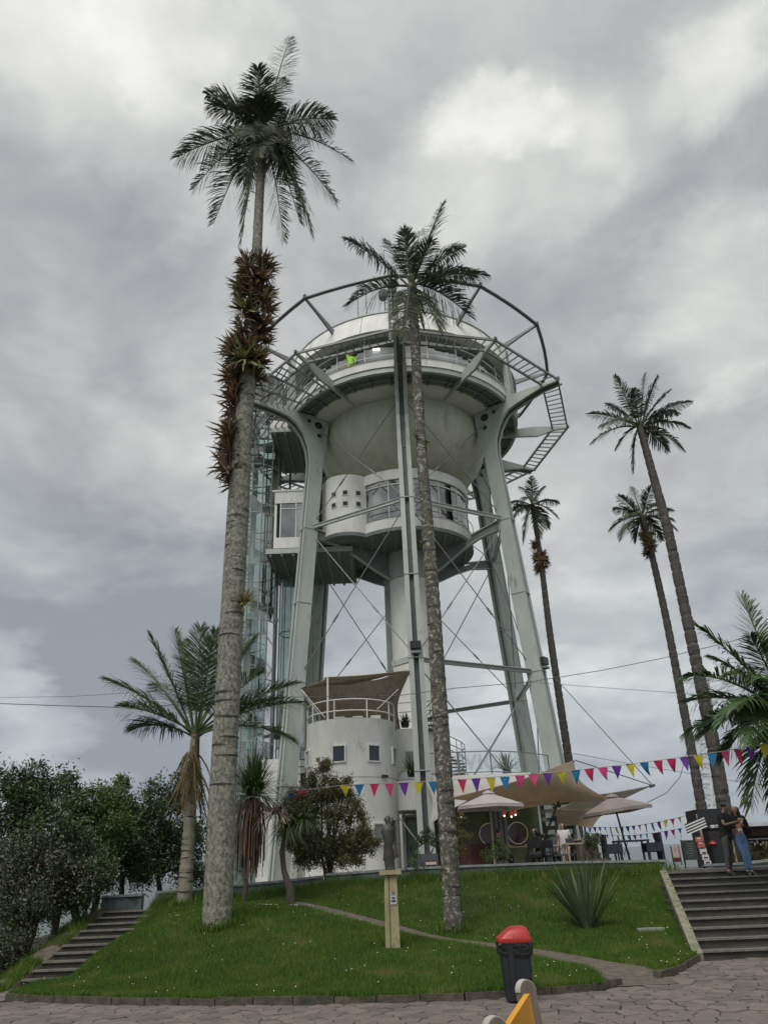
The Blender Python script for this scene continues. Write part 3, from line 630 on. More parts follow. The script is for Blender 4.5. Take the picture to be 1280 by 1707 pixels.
MB().bar(b0+Vector((-.9, -.1, 1.7)), b0+Vector((.9, -.1, 2.1)), .05, .05).build('crossarm', steel_d, rf); MB().bar(b0+Vector((-.9, -.1, 1.7)), b0+Vector((.2, -.1, 1.0)), .05, .05).build('crossarm', steel_d, rf)
for i, (x, h, lab) in enumerate(((-1.05, 5.4, 'thin rod antenna, leftmost of the pair on the tower roof'), (-.55, 5.6, 'thin rod antenna, right one of the pair on the tower roof'))):
    a = thing('rod_antenna', lab, 'antenna', (x, 33.9, 28.0)); MB().tube([(x, 33.9, 28.0), (x, 33.9, 28+h)], .025, 5).build('pole', steel_d, a)
    for k in range(6): MB().bar((x-.08, 33.9, 31+k*.35), (x+.08, 33.9, 31+k*.35), .02, .02).build('element', steel_d, a)
ds = thing('satellite_dish', 'small white satellite dish on the left of the tower roof', 'dish', (-1.35, 33.2, 28.2))
dv = Vector((-.75, -.5, .35)).normalized(); dc = Vector((-1.35, 33.2, 29.75)); bx = dv.cross(Vector((0, 0, 1))).normalized(); by = dv.cross(bx)
b = MB(); rr = [(0, 0), (.13, .02), (.24, .07), (.31, .13)]
vs = [dc]; fs = []
for r_, h_ in rr[1:]:
    for k in range(20): vs.append(dc+bx*r_*cos(2*pi*k/20)+by*r_*sin(2*pi*k/20)+dv*h_)
for k in range(20):
    fs.append((0, 1+k, 1+(k+1) % 20))
    for j in range(2): fs.append((1+j*20+k, 1+(j+1)*20+k, 1+(j+1)*20+(k+1) % 20, 1+j*20+(k+1) % 20))
b.add(vs, fs).build('reflector', white, ds, smooth=True); MB().tube([(-1.35, 33.25, 28.2), (-1.35, 33.25, 29.75)], .03, 6).build('pole', steel_d, ds); MB().tube([dc, dc+dv*.42], .012, 4).build('feed_arm', steel_b, ds)
# ---- glass stair tower
SC = (-7.55, 38.3); SRr = 1.5
st = thing('stair_tower', 'tall glazed cylinder with white spiral stairs rising behind the big palm', 'stair tower', (*SC, TZ))
def sp(r, deg, z): a = radians(deg); return Vector((SC[0]+r*sin(a), SC[1]-r*cos(a), z))
MB().tube([sp(0, 0, 1.1), sp(0, 0, 29.2)], .16, 14).build('newel_post', white, st)
tread = None; nst = 140; rise = (28.0-1.6)/nst; m_tr = mat('tread_white', (.62, .66, .63), (.5, .54, .51))
mb = MB(); w2 = radians(13); mb.prism([(.15*sin(-w2), -.15, 0), (1.22*sin(-w2), -1.22*cos(w2), 0), (1.25*sin(0), -1.25, 0), (1.22*sin(w2), -1.22*cos(w2), 0), (.15*sin(w2), -.15, 0)], (0, 0, .045))
base_tr = None
for k in range(nst):
    z = 1.6+k*rise
    if k == 0:
        base_tr = mb.build('tread', m_tr); base_tr.parent = st; base_tr.location = (0, 0, z-TZ); base_tr.rotation_euler = (0, 0, 0)
    else: inst('tread', base_tr.data, (SC[0], SC[1], z), st, (0, 0, radians(22*k)))
n = nst*2; m_rib = mat('stringer', (.58, .63, .60), (.48, .53, .50))
for nm, r0, za, zb in (('stringer', 1.26, -.26, .10), ('handrail', 1.26, .95, 1.0)):
    V = []; F = []
    for i in range(n+1):
        d = 22*i/2; z = 1.6+rise*i/2; V += [sp(r0, d, z+za), sp(r0, d, z+zb), sp(r0+.05, d, z+zb), sp(r0+.05, d, z+za)]
    for i in range(n): F += [(4*i+j, 4*i+(j+1) % 4, 4*i+4+(j+1) % 4, 4*i+4+j) for j in range(4)]
    MB().add(V, F).build(nm, m_rib, st, smooth=True)
NS = 16
for k in range(NS):
    d = 360*k/NS+6
    MB().tube([sp(SRr, d, 1.2), sp(SRr, d, 29.4)], .04, 6).build('mullion', steel_d, st)
    for j in range(9):
        z0 = 1.4+j*3.1; a, b_ = sp(SRr, d+.5, 0), sp(SRr, d+360/NS-.5, 0)
        MB().add([(a.x, a.y, z0+.03), (b_.x, b_.y, z0+.03), (b_.x, b_.y, z0+3.07), (a.x, a.y, z0+3.07)], [(0, 1, 2, 3)]).build('glass_panel', glass('stair_glass', (.70, .81, .775), .20), st)
for j in range(10): MB().lathe([(SRr-.03, 1.38+3.1*j), (SRr+.03, 1.38+3.1*j), (SRr+.03, 1.42+3.1*j), (SRr-.03, 1.42+3.1*j)], SC, NS, 6, 366, closed=True).build('glazing_ring', steel, st)
MB().lathe([(.02, 29.4), (SRr+.06, 29.4), (SRr+.06, 29.55), (.02, 29.55)], SC, 32).build('cap', steel_d, st)
MB().tube([sp(1.1, -60, 1.2), sp(1.1, -60, 29.3)], .22, 12).build('service_shaft', cream, st)
for z in (9.8, 14.0, 17.1, 24.7): MB().bar(sp(SRr, 80, z), (-5.9, 38.0, z), .10, .14).build('tie_bar', steel_d, st)
# frosted lift enclosure between stair tower and left leg
lf = thing('lift_shaft', 'pale glazed lift shaft between the spiral stairs and the left tower leg', 'lift shaft', (-5.45, 39.6, TZ))
for j in range(5):
    z0 = 1.5+j*3.05
    for k in range(8):
        a0 = 45*k; p = lambda dd: (-5.35+.72*sin(radians(dd)), 39.6-.72*cos(radians(dd)))
        a, b_ = p(a0), p(a0+44); MB().add([(*a, z0), (*b_, z0), (*b_, z0+3.0), (*a, z0+3.0)], [(0, 1, 2, 3)]).build('glass_panel', glass('frost_glass', (.70, .78, .75), .14, .2), lf)
    MB().lathe([(.70, z0+3.0), (.76, z0+3.0), (.76, z0+3.04), (.70, z0+3.04)], (-5.35, 39.6), 8, closed=True).build('glazing_ring', steel_d, lf)
for k in range(8): a = radians(45*k); MB().tube([(-5.35+.73*sin(a), 39.6-.73*cos(a), 1.4), (-5.35+.73*sin(a), 39.6-.73*cos(a), 16.8)], .03, 5).build('mullion', steel, lf)
# ================================================================ buildings at the foot of the tower
m_tent = mat('canvas_sail', (.60, .50, .37), (.50, .42, .31), rough=.8, scale=2, transl=.45, bump=.2, bscale=6)
m_tentd = mat('brown_canvas', (.44, .37, .29), (.32, .265, .205), rough=.85, scale=3, bump=.8, bscale=5, transl=.15, stretch=(3, 1, 1))
m_umb = mat('umbrella_canvas', (.60, .54, .52), (.50, .45, .43), rough=.8, scale=3, transl=.2)
m_umb2 = mat('umbrella_taupe', (.34, .28, .26), (.26, .22, .20), rough=.8, scale=3, transl=.2)
m_green = mat('olive_wall', (.085, .10, .045), (.06, .07, .03), scale=2)
m_wood = mat('dark_wood', (.075, .045, .028), (.04, .025, .016), scale=8, stretch=(1, 6, 1))
m_lwood = mat('pale_wood', (.42, .34, .24), (.3, .24, .17), scale=8)
m_red = mat('red_panel', (.085, .02, .014), (.05, .012, .01))
tc_ = (-1.76, 32.0); TR = 1.86
tur = thing('turret', 'round white rendered turret with small square windows beside the front tower leg', 'turret', (*tc_, TZ))
MB().lathe([(TR, TZ), (TR, 7.22), (TR+.02, 7.25), (TR-.15, 7.25), (TR-.15, TZ)], tc_, 72, closed=True).build('wall', white, tur, smooth=True)
MB().lathe([(.05, 6.7), (TR-.16, 6.7), (TR-.16, 6.6), (.05, 6.6)], tc_, 32).build('roof_floor', cream, tur)
for z in (4.98, 2.6): MB().lathe([(TR+.003, z), (TR+.010, z), (TR+.010, z+.02), (TR+.003, z+.02)], tc_, 72, closed=True).build('joint', steel_d, tur)
def cyl(c, r, dg, z): a = radians(dg); return Vector((c[0]+r*sin(a), c[1]-r*cos(a), z))
def window(c, r, dg, z, w, h, parent, pane=None):
    a = radians(dg); f = MB()
    for s in (-1, 1): f.box(cyl(c, r+.015, dg, z)+Vector((cos(a), sin(a), 0))*s*(w/2-.02), (.05, .09, h), a); f.box(cyl(c, r+.015, dg, z+s*(h/2-.02)), (w-.1, .09, .05), a)
    fo = f.build('window', mat('window_frame', (.55, .57, .55), (.45, .47, .45)), parent); MB().box(cyl(c, r+.006, dg, z), (w-.08, .02, h-.08), a).build('pane', pane or mat('dark_pane', (.03, .035, .05), rough=.08), fo)
for dg in (-67, -12, 31.5, 72): window(tc_, TR, dg, 5.88, .56, .66, tur, mat('dark_pane', (.03, .035, .05), rough=.08) if abs(dg) < 60 else mat('grey_pane', (.25, .27, .26), rough=.3))
window(tc_, TR, 35, 2.95, .5, .75, tur, mat('grey_pane', (.25, .27, .26), rough=.3))
rl = thing('roof_railing', 'curved pale tube railing round the top of the white turret', 'railing', (*tc_, 7.25))
for z in (7.55, 8.0): MB().tube([cyl(tc_, TR-.02, d, z) for d in range(-95, 96, 10)], .025, 6).build('rail', cream, rl)
for d in (-90, -55, -18, 24, 62, 90): MB().tube([cyl(tc_, TR-.02, d, 7.0), cyl(tc_, TR-.02, d, 8.02)], .025, 6).build('post', cream, rl)
lc = MB().box(cyl(tc_, TR+.1, 45, 5.02), (.25, .12, .1), .8).build('wall_lamp', blackp); tag(lc, 'small dark lamp bracketed to the white turret wall', 'lamp')
# brown awning over the turret
def patch(rowsP, name, m, parent=None, th=.02, nn=10, sag=0, crease=0):
    """bilinear patch through 4 corners (a,b,c,d), sagging, with real thickness"""
    a, b, c, d = [Vector(p) for p in rowsP]; V = []; F = []
    for i in range(nn+1):
        for j in range(nn+1):
            u, v = i/nn, j/nn; p = a*(1-u)*(1-v)+b*u*(1-v)+c*u*v+d*(1-u)*v
            cu, cv = .10*sin(pi*u), .10*sin(pi*v); ce = (a+b+c+d)/4
            e = max(abs(u-.5), abs(v-.5))*2; p = p.lerp(ce, .16*(e**3)*(sin(pi*u)+sin(pi*v)) if 1 else 0); p.z -= sag*sin(pi*u)*sin(pi*v)+crease*sin(u*19+v*4)*.5
            V.append(p)
    k = len(V); V += [p+Vector((0, 0, th)) for p in V]; q = nn+1
    for i in range(nn):
        for j in range(nn): f = (i*q+j, (i+1)*q+j, (i+1)*q+j+1, i*q+j+1); F.append(f[::-1]); F.append(tuple(x+k for x in f))
    ed = [i*q for i in range(q)]+[nn*q+j for j in range(1, q)]+[i*q+nn for i in range(nn-1, -1, -1)]+[j for j in range(nn-1, 0, -1)]
    for i in range(len(ed)): x, y = ed[i], ed[(i+1) % len(ed)]; F.append((x, y, y+k, x+k))
    return MB().add(V, F).build(name, m, parent, smooth=True)
aw = thing('awning', 'sagging brown canvas awning stretched over the turret roof', 'awning', (-1.6, 31.5, 8.9))
patch([(-3.75, 30.7, 8.66), (.85, 30.9, 9.22), (.35, 34.0, 7.3), (-3.2, 33.8, 7.2)], 'canvas', m_tentd, aw, sag=.1, crease=.05, nn=16)
patch([(-3.75, 30.72, 8.64), (-2.62, 30.4, 8.97), (.82, 30.92, 9.24), (-1.5, 31.6, 8.85)], 'front_flap', m_tentd, aw, sag=-.05, crease=.02)
patch([(-3.6, 30.9, 8.45), (-3.1, 31.0, 7.3), (-2.9, 33.0, 6.9), (-3.5, 33.0, 8.0)], 'side_flap', m_tentd, aw)
MB().tube([(-2.6, 30.35, 7.1), (-2.6, 30.35, 8.98)], .04, 8).build('pole', cream, aw); MB().tube([(.12, 32.1, 7.0), (.12, 32.1, 8.7)], .05, 8).build('pole', steel_d, aw)
MB().tube([(-2.6, 30.35, 8.98), (-3.75, 30.7, 8.62)], .02, 5).build('edge_cable', cable, aw); MB().tube([(-3.7, 30.7, 8.55), (-2.7, 30.2, 7.3)], .015, 5).build('guy_rope', cream, aw); MB().tube([(.3, 31.0, 8.5), (-.6, 30.5, 7.6)], .015, 5).build('guy_rope', cream, aw)
for k in range(16):
    f = k/15; p = Vector((-2.4, 31.2, 8.35)).lerp(Vector((.6, 31.0, 9.0)), f); p.z -= .45*sin(pi*f)
    MB().box(p, (.05, .05, .07)).build('bulb', blackp, aw)
for i, (x, w) in enumerate(((-2.2, .5), (-1.45, .4), (-.7, .55))):
    t_ = thing('roof_chair', ('white chair on the turret roof, leftmost behind the railing', 'white chair on the turret roof, middle one behind the railing', 'white chair on the turret roof, rightmost behind the railing')[i], 'chair', (x, 31.4, 6.7), 'chairs on the turret roof')
    MB().box((x, 31.4, 7.15), (.42, .42, .05)).build('seat', white, t_); MB().box((x, 31.6, 7.4), (.42, .04, .35)).build('backrest', white, t_)
    for a in (-.18, .18):
        for b in (-.18, .18): MB().box((x+a, 31.4+b, 6.92), (.04, .04, .43)).build('leg', white, t_)
# annex behind the turret, and the long flat roof slab of the cafe
an = thing('annex_building', 'white flat-roofed annex with a door, joined to the turret', 'building', (1.5, 34, TZ))
MB().box((1.1, 35.2, 6.2), (2.4, 4.0, 2.1)).build('upper_wall', white, an)
w_ = MB().box((.74, 33.18, 6.02), (.52, .06, .60)).build('window', mat('window_frame', (.55, .57, .55), (.45, .47, .45)), an); MB().box((.74, 33.14, 6.02), (.42, .03, .50)).build('pane', mat('grey_pane', (.25, .27, .26), rough=.3), w_)
MB().box((.72, 33.1, 4.42), (1.55, 2.2, 1.14)).build('lintel_wall', white, an)
MB().box((.3, 34.0, 2.65), (.12, 1.8, 2.38)).build('side_wall', white, an)
MB().box((.9, 34.6, 2.65), (1.3, .1, 2.38)).build('recess_wall', cream, an)
dr = MB().box((.92, 33.5, 2.5), (.95, .06, 2.1)).build('door', mat('frosted_door', (.30, .38, .34), (.25, .32, .29), rough=.25), an)
for s in (-1, 1): MB().box((.92+s*.5, 33.46, 2.52), (.08, .1, 2.14)).build('frame', steel_d, dr)
MB().box((.92, 33.46, 3.6), (1.08, .1, .08)).build('frame', steel_d, dr); MB().box((.55, 33.42, 2.45), (.04, .06, .3)).build('handle', steel_b, dr)
cf = thing('cafe_building', 'open-fronted cafe with olive walls, round lit mirrors and a white roof terrace edge', 'cafe', (4, 33, TZ))
MB().box((3.2, 33.6, 4.66), (4.4, 5.2, .66)).build('roof_slab', white, cf); MB().box((6.2, 34.6, 4.66), (1.58, 3.6, .66)).build('roof_slab', white, cf)
MB().box((4.2, 32.6, 2.9), (6.2, .15, 2.85)).build('back_wall', m_green, cf)
MB().box((1.35, 31.9, 2.9), (.12, 1.4, 2.85)).build('side_wall', m_green, cf)
for k, x in enumerate((4.0, 4.17, 4.36, 4.54)): MB().tube([(x-.15, 32.4, TZ), (x-.15, 32.4, 4.3)], .085, 10).build('curtain_fold', mat('curtain', (.16, .17, .16), (.11, .12, .11)), cf)
for i, x in enumerate((3.72, 4.86)):
    mi = MB().tube([(x, 32.50, 2.86), (x, 32.46, 2.86)], .39, 40).build('mirror', mat('mirror_dark', (.05, .03, .025), rough=.1), cf)
    rp = [(x+.40*cos(2*pi*k/40), 32.45, 2.86+.40*sin(2*pi*k/40)) for k in range(41)]
    MB().tube(rp[(8 if i == 0 else 0):(33 if i == 0 else 41)] if 0 else rp, .014, 6).build('lit_rim', mat('lamp_rim', (.5, .44, .28), emit=(1, .82, .45, .06)), mi)
for k, (x0, x1) in enumerate(((5.7, 6.3), (6.38, 6.98))):
    MB().box(((x0+x1)/2, 31.4, 2.85), (x1-x0, .04, 2.7)).build('glass_front', glass('shop_glass', (.42, .50, .46), .10), cf)
    for j in range(4): MB().box(((x0+x1)/2, 31.36, 3.7-j*.3), (.34-.05*(j % 2), .012, .16)).build('sticker', mat('sticker', (.24, .27, .25), (.16, .18, .17)), cf)
for x in (5.62, 6.34, 7.02): MB().box((x, 31.38, 2.9), (.07, .09, 2.86)).build('frame', mat('frame_grey', (.32, .35, .33)), cf)
MB().box((6.6, 33.4, 2.9), (.9, 1.0, 2.8)).build('dark_bar', m_wood, cf)
for i, (x, z, lb) in enumerate(((2.55, 3.52, 'left'), (4.22, 3.5, ''), (4.5, 3.46, ''), (4.66, 3.52, ''))):
    lp = thing('pendant_lamp', ('small red pendant lamp, alone at the left of the cafe ceiling', 'small red pendant lamp, leftmost of the cluster of three', 'small red pendant lamp, middle and lowest of the cluster of three', 'small red pendant lamp, rightmost of the cluster of three')[i], 'lamp', (x, 31.2, z), 'red pendant lamps in the cafe')
    MB().lathe([(.03, z+.16), (.09, z+.05), (.10, z-.03), (.02, z-.03)], (x, 31.2), 14).build('shade', mat('lamp_red', (.22, .025, .018), emit=(.8, .08, .04, .03)), lp)
    MB().lathe([(.01, z-.09), (.035, z-.06), (.03, z-.03), (.01, z-.03)], (x, 31.2), 10).build('bulb', mat('lamp_bulb', (1, .8, .6), emit=(1, .7, .5, 2)), lp); MB().tube([(x, 31.2, z+.15), (x, 31.2, 4.33)], .008, 4).build('cord', cable, lp)
# railing and glass with the outlined letters above the cafe
gr = thing('glass_railing', 'glass terrace railing with outlined lettering above the cafe roof edge', 'railing', (3.5, 31.3, 5.0))
rx = [(1.3, 31.2), (2.6, 31.15), (3.9, 31.2), (5.3, 31.9), (6.6, 33.2)]
for (a, b) in zip(rx[:-1], rx[1:]):
    for z in (5.1, 5.9): MB().tube([(*a, z), (*b, z)], .025, 6).build('rail', steel_d, gr)
    MB().add([(*a, 5.14), (*b, 5.14), (*b, 5.86), (*a, 5.86)], [(0, 1, 2, 3)]).build('glass_panel', glz_c, gr)
for a in rx: MB().tube([(*a, 4.99), (*a, 5.92)], .03, 6).build('post', steel_d, gr)
tcv = bpy.data.curves.new('lettering', 'FONT'); tcv.body = 'SEVICHE'; tcv.size = .78; tcv.fill_mode = 'NONE'; tcv.bevel_depth = .008; tcv.space_character = 1.12
ttmp = bpy.data.objects.new('lettering_curve', tcv); COL.objects.link(ttmp); bpy.context.view_layer.update()
tme = bpy.data.meshes.new_from_object(ttmp.evaluated_get(bpy.context.evaluated_depsgraph_get())); bpy.data.objects.remove(ttmp); tme.materials.clear(); tx_ = link('lettering', tme, steel_d); tx_.parent = gr; tx_.location = (2.0-3.5, 31.12-31.3, .22); tx_.rotation_euler = (pi/2, 0, 0)
# spiral fire stair
fs = thing('spiral_staircase', 'dark steel spiral staircase curling round behind the middle palm', 'spiral staircase', (2.25, 33.4, 5))
for k in range(16):
    a = radians(k*22-60); z = 5.05+k*.17; c, s_ = cos(a), sin(a); w = radians(12)
    MB().prism([(2.25+.1*cos(a), 33.4+.1*sin(a), z), (2.25+.85*cos(a-w), 33.4+.85*sin(a-w), z), (2.25+.85*cos(a+w), 33.4+.85*sin(a+w), z)], (0, 0, .05)).build('tread', blackp, fs)
    MB().tube([(2.25+.85*c, 33.4+.85*s_, z), (2.25+.85*c, 33.4+.85*s_, z+.95)], .016, 4).build('baluster', steel_d, fs)
for dz in (.95, .6, .35): MB().tube([(2.25+.85*cos(radians(k*22-60)), 33.4+.85*sin(radians(k*22-60)), 5.05+k*.17+dz) for k in range(16)], .022, 5).build('handrail', steel_d, fs)
MB().tube([(2.25, 33.4, 5.0), (2.25, 33.4, 8.6)], .06, 8).build('pole', steel_d, fs)
MB().bar((1.0, 33.2, 7.55), (2.3, 32.6, 7.55), .6, .08).build('landing', blackp, fs)
for z in (7.9, 8.3): MB().tube([(.3, 32.9, z), (1.5, 32.7, z), (2.4, 32.6, z)], .02, 5).build('landing_rail', steel_d, fs)
# white walls at the left foot
lb = thing('side_building', 'low white building partly hidden behind the left tower leg', 'building', (-5, 36, 1.1))
MB().box((-5.35, 37.2, 3.8), (1.9, 2.0, 5.6)).build('wall', white, lb); MB().box((-3.95, 36.2, 3.2), (.85, 1.6, 4.0)).build('wall', cream, lb)
MB().box((-3.95, 36.4, 5.6), (.85, .1, .7)).build('dark_opening', darkin, lb)
for k in range(4): MB().bar((-4.4, 35.6, 5.5+k*.32), (-3.4, 35.6, 5.5+k*.32), .05, .04).build('louvre', steel_b, lb)
# ---- tensile sails
s1 = thing('shade_sail', 'large beige tensile sail over the cafe, its peak touching the thin palm', 'shade sail', (5, 28, 3.8))
patch([(1.75, 25.9, 3.72), (6.25, 27.0, 4.88), (7.1, 26.6, 3.55), (4.2, 30.8, 3.55)], 'canvas', m_tent, s1, sag=.12, nn=14)
MB().bar((3.9, 28.6, 3.55), (6.2, 27.05, 4.74), .10, .12).build('beam', m_wood, s1); MB().tube([(6.25, 27.0, 4.88), (4.8, 29.6, TZ)], .04, 6).build('mast', steel_b, s1)
MB().bar((5.0, 30.0, 4.2), (5.9, 29.6, 3.6), .05, .06).build('beam', steel_b, s1)
s2 = thing('shade_sail', 'smaller pale sail stretched right towards a pointed steel corner', 'shade sail', (7.5, 28.5, 3.6))
patch([(6.3, 27.6, 3.75), (9.43, 29.0, 4.13), (7.4, 29.8, 3.2), (6.0, 30.2, 3.5)], 'canvas', mat('pale_sail', (.60, .58, .52), (.52, .5, .45), transl=.3), s2, nn=12); MB().tube([(9.36, 28.97, 4.11), (9.56, 29.05, 4.16)], .05, 8).build('corner_fitting', steel_b, s2)
s3 = thing('shade_sail', 'lowest beige sail hanging beside the dark foot of the right leg', 'shade sail', (6.4, 28, 3.2))
patch([(5.5, 28.6, 3.45), (7.5, 27.2, 3.35), (6.75, 27.9, 2.72), (5.8, 29.0, 2.95)], 'canvas', m_tent, s3, nn=8)
s4 = thing('shade_sail', 'narrow white sail with curved edges beside the front pole', 'shade sail', (1.6, 30, 4))
patch([(1.2, 30.5, 4.75), (4.3, 30.9, 4.55), (3.0, 29.9, 4.05), (1.25, 30.2, 3.2)], 'canvas', mat('pale_sail', (.60, .58, .52), (.52, .5, .45), transl=.3), s4, nn=10)
for a, b, lab in (((9.5, 29.05, 4.15), (7.6, 33.9, 9.3), 'guy cable from the pointed sail corner up to the right leg'), ((9.5, 29.05, 4.15), (6.3, 27.0, 4.9), 'guy cable between the pointed sail corner and the sail peak')):
    tag(MB().tube([a, b], .018, 5).build('guy_cable', cable), lab, 'cable')
# ---- umbrellas
def umbrella(x, y, zt, w, m, lab, tilt=0, base=TZ, px0=None):
    t = thing('parasol', lab, 'parasol', (x, y, base)); R_ = Matrix.Rotation(tilt, 3, 'Y') @ Matrix.Rotation(.15, 3, 'Z')
    ap = Vector((0, 0, 0)); n = 8; rim = [Vector((w*(1.18 if k % 2 == 0 else 1.0)*cos(2*pi*(k+.5)/n+.39), w*(1.18 if k % 2 == 0 else 1.0)*sin(2*pi*(k+.5)/n+.39), -.42+(.03 if k % 2 else 0))) for k in range(n)]
    c = Vector((x, y, zt)); V = [c]+[c+R_ @ p for p in rim]+[c+R_ @ (p+Vector((0, 0, -.09))) for p in rim]
    for k in range(n): MB().add([V[0], V[1+k], V[1+(k+1) % n], V[0]-Vector((0, 0, .02)), V[1+k]-Vector((0, 0, .02)), V[1+(k+1) % n]-Vector((0, 0, .02))], [(0, 1, 2), (3, 5, 4), (1, 4, 5, 2), (0, 3, 4, 1), (0, 2, 5, 3)]).build('canopy_panel', m, t)
    MB().add([V[1+k] for k in range(n)]+[V[9+k] for k in range(n)], [(k, (k+1) % n, n+(k+1) % n, n+k) for k in range(n)]).build('valance', m, t)
    MB().lathe([(.02, zt+.07), (.16, zt+.02), (.2, zt-.04)], (x, y), 12).build('cap', m, t)
    for k in range(n): MB().bar(c-Vector((0, 0, .35)), V[1+k]-Vector((0, 0, .04)), .02, .02).build('rib', m_lwood, t)
    MB().tube([(x, y, zt), (x if px0 is None else px0, y, base)], .03, 8).build('pole', m_lwood if px0 is None else blackp, t)
    MB().lathe([(.02, base+.08), (.26, base+.07), (.28, base), (.02, base)], (x if px0 is None else px0, y), 18).build('base', blackp, t)
umbrella(2.97, 25.2, 3.80, 1.02, m_umb, 'pale parasol in front of the cafe beside the middle palm')
umbrella(6.72, 24.6, 3.50, .98, m_umb2, 'tilted taupe parasol over the black table at the terrace end', tilt=-.10, px0=6.98)
# ---- furniture
def chair(x, y, z, rz, m, lab, solid=False, grp=None, name='terrace_chair'):
    t = thing(name, lab, 'chair', (x, y, z), grp); t.rotation_euler = (0, 0, 0); Rz = Matrix.Rotation(rz, 3, 'Z'); P_ = lambda a, b, c: Vector((x, y, z))+Rz @ Vector((a, b, c))
    MB().box(P_(0, 0, .44), (.46, .46, .05), rz).build('seat', m, t)
    if solid: MB().box(P_(0, .23, .50), (.50, .07, .86), rz).build('backrest', m, t); [MB().box(P_(s*.25, 0, .55), (.05, .46, .24), rz).build('armrest', m, t) for s in (-1, 1)]
    else:
        MB().box(P_(0, .22, .78), (.44, .03, .22), rz).build('backrest', m, t)
        for s in (-1, 1): MB().box(P_(s*.2, .22, .68), (.035, .035, .44), rz).build('back_post', m, t)
    for a in (-.2, .2):
        for b in (-.2, .2): MB().box(P_(a, b, .21), (.035, .035, .42), rz).build('leg', m, t)
    return t
def table(x, y, z, w, d, h, m, lab):
    t = thing('table', lab, 'table', (x, y, z)); MB().box((x, y, z+h), (w, d, .04)).build('tabletop', m, t)
    for a in (-1, 1):
        for b in (-1, 1): MB().box((x+a*(w/2-.05), y+b*(d/2-.05), z+h/2-.01), (.045, .045, h-.02)).build('leg', m, t)
m_dkb = mat('navy_wicker', (.022, .026, .04), (.014, .016, .026), rough=.6)
chair(6.38, 24.2, TZ, radians(90), m_dkb, 'black wicker armchair left of the pole of the tilted parasol', True)
chair(7.55, 24.2, TZ, radians(-90), m_dkb, 'black wicker armchair at the right end of the terrace', True)
table(6.97, 24.3, TZ, .95, .7, .74, m_dkb, 'low black table under the tilted taupe parasol')
table(5.5, 24.6, TZ, .9, .6, .73, m_lwood, 'light wood cafe table in front of the woman in white')
table(3.9, 26.2, TZ, 1.0, .7, .74, m_lwood, 'wooden cafe table between the two seated people')
table(4.9, 26.4, TZ, .9, .7, .74, m_lwood, 'pale-topped cafe table left of the folding chairs')
chair(4.72, 25.2, TZ, .3, blackp, 'black cafe chair nearest the olive wall corner')
chair(5.02, 24.6, TZ, -1.3, steel_b, 'dark cafe chair drawn up left of the light wood table')
chair(5.9, 24.8, TZ, 1.5, m_lwood, 'light wood cafe chair right of the light wood table')
chair(4.35, 25.4, TZ, 2.6, blackp, 'black cafe chair beside the pale-topped table')
so = thing('bench_sofa', 'dark red upholstered bench against the left of the cafe', 'bench', (2.3, 26.4, TZ))
MB().box((2.35, 26.4, TZ+.25), (1.5, .7, .42)).build('seat', m_red, so); MB().box((2.35, 26.75, TZ+.6), (1.5, .14, .6)).build('backrest', m_red, so)
cab = thing('drinks_counter', 'grey wooden counter block beside the dark leg foot', 'counter', (6.0, 25.6, TZ)); MB().box((5.95, 25.6, TZ+.42), (.6, .5, .84)).build('body', mat('grey_wood', (.15, .13, .10), (.1, .09, .07), scale=8), cab); MB().box((5.95, 25.6, TZ+.87), (.66, .56, .05)).build('top', m_lwood, cab)
cr = thing('slatted_crate', 'small crate of three pale slats standing on the terrace wall', 'crate', at(718, 1441, 24.1))
for k in range(3): c = at(718, 1440, 24.1); MB().box((c.x, c.y, TZ+.09+k*.13), (.31, .28, .07)).build('slat', mat('pale_slat', (.62, .50, .38), (.5, .4, .3)), cr)
for s in (-1, 1): MB().box((c.x+s*.10, c.y+.02, TZ+.22), (.04, .24, .42)).build('corner_post', m_wood, cr)
pb = thing('planter_box', 'tall grey square planter beside the frosted door', 'planter', (.9+.2, 25.2, TZ)); q = at(712, 1425, 24.6); MB().box((q.x, q.y, TZ+.3), (.62, .5, .62)).build('box', mat('planter_grey', (.09, .105, .105)), pb)
MB().box((q.x, q.y, TZ+.6), (.54, .42, .04)).build('soil', m_soil, pb)
for i, (x, y) in enumerate(((5.95, 24.1), )):
    po = thing('plant_pot', 'round brown clay pot at the right end of the cafe', 'pot', (x, y, TZ)); MB().lathe([(.02, TZ), (.18, TZ), (.30, TZ+.22), (.32, TZ+.30), (.27, TZ+.30), (.25, TZ+.25), (.02, TZ+.25)], (x, y), 24).build('pot_body', mat('clay', (.16, .10, .07), (.1, .065, .045)), po); MB().lathe([(.02, TZ+.26), (.25, TZ+.26)], (x, y), 20).build('soil', m_soil, po)
# ---- statue on its post
ps = at(655, 1580, 16.3); zg = lz(ps.x, ps.y)
m_post = mat('yellow_stone', (.36, .31, .17), (.24, .21, .12), scale=5, bump=.3, dirt=(.11, .11, .06, .56), dscale=3, stretch=(1, 1, .4))
pe = thing('pedestal', 'slim yellowish stone pedestal with flat cap rising from the lawn', 'pedestal', (ps.x, ps.y, zg))
MB().prism([(ps.x-.135, ps.y-.13, zg-.1), (ps.x+.135, ps.y-.13, zg-.1), (ps.x+.135, ps.y+.13, zg-.1), (ps.x-.135, ps.y+.13, zg-.1)], (0, 0, .1)).build('footing', m_post, pe)
w0, w1, zt_ = .14, .12, 1.575
V = [(ps.x+a*w0, ps.y+b*w0, zg) for a, b in ((-1, -1), (1, -1), (1, 1), (-1, 1))]+[(ps.x+a*w1, ps.y+b*w1, zt_) for a, b in ((-1, -1), (1, -1), (1, 1), (-1, 1))]
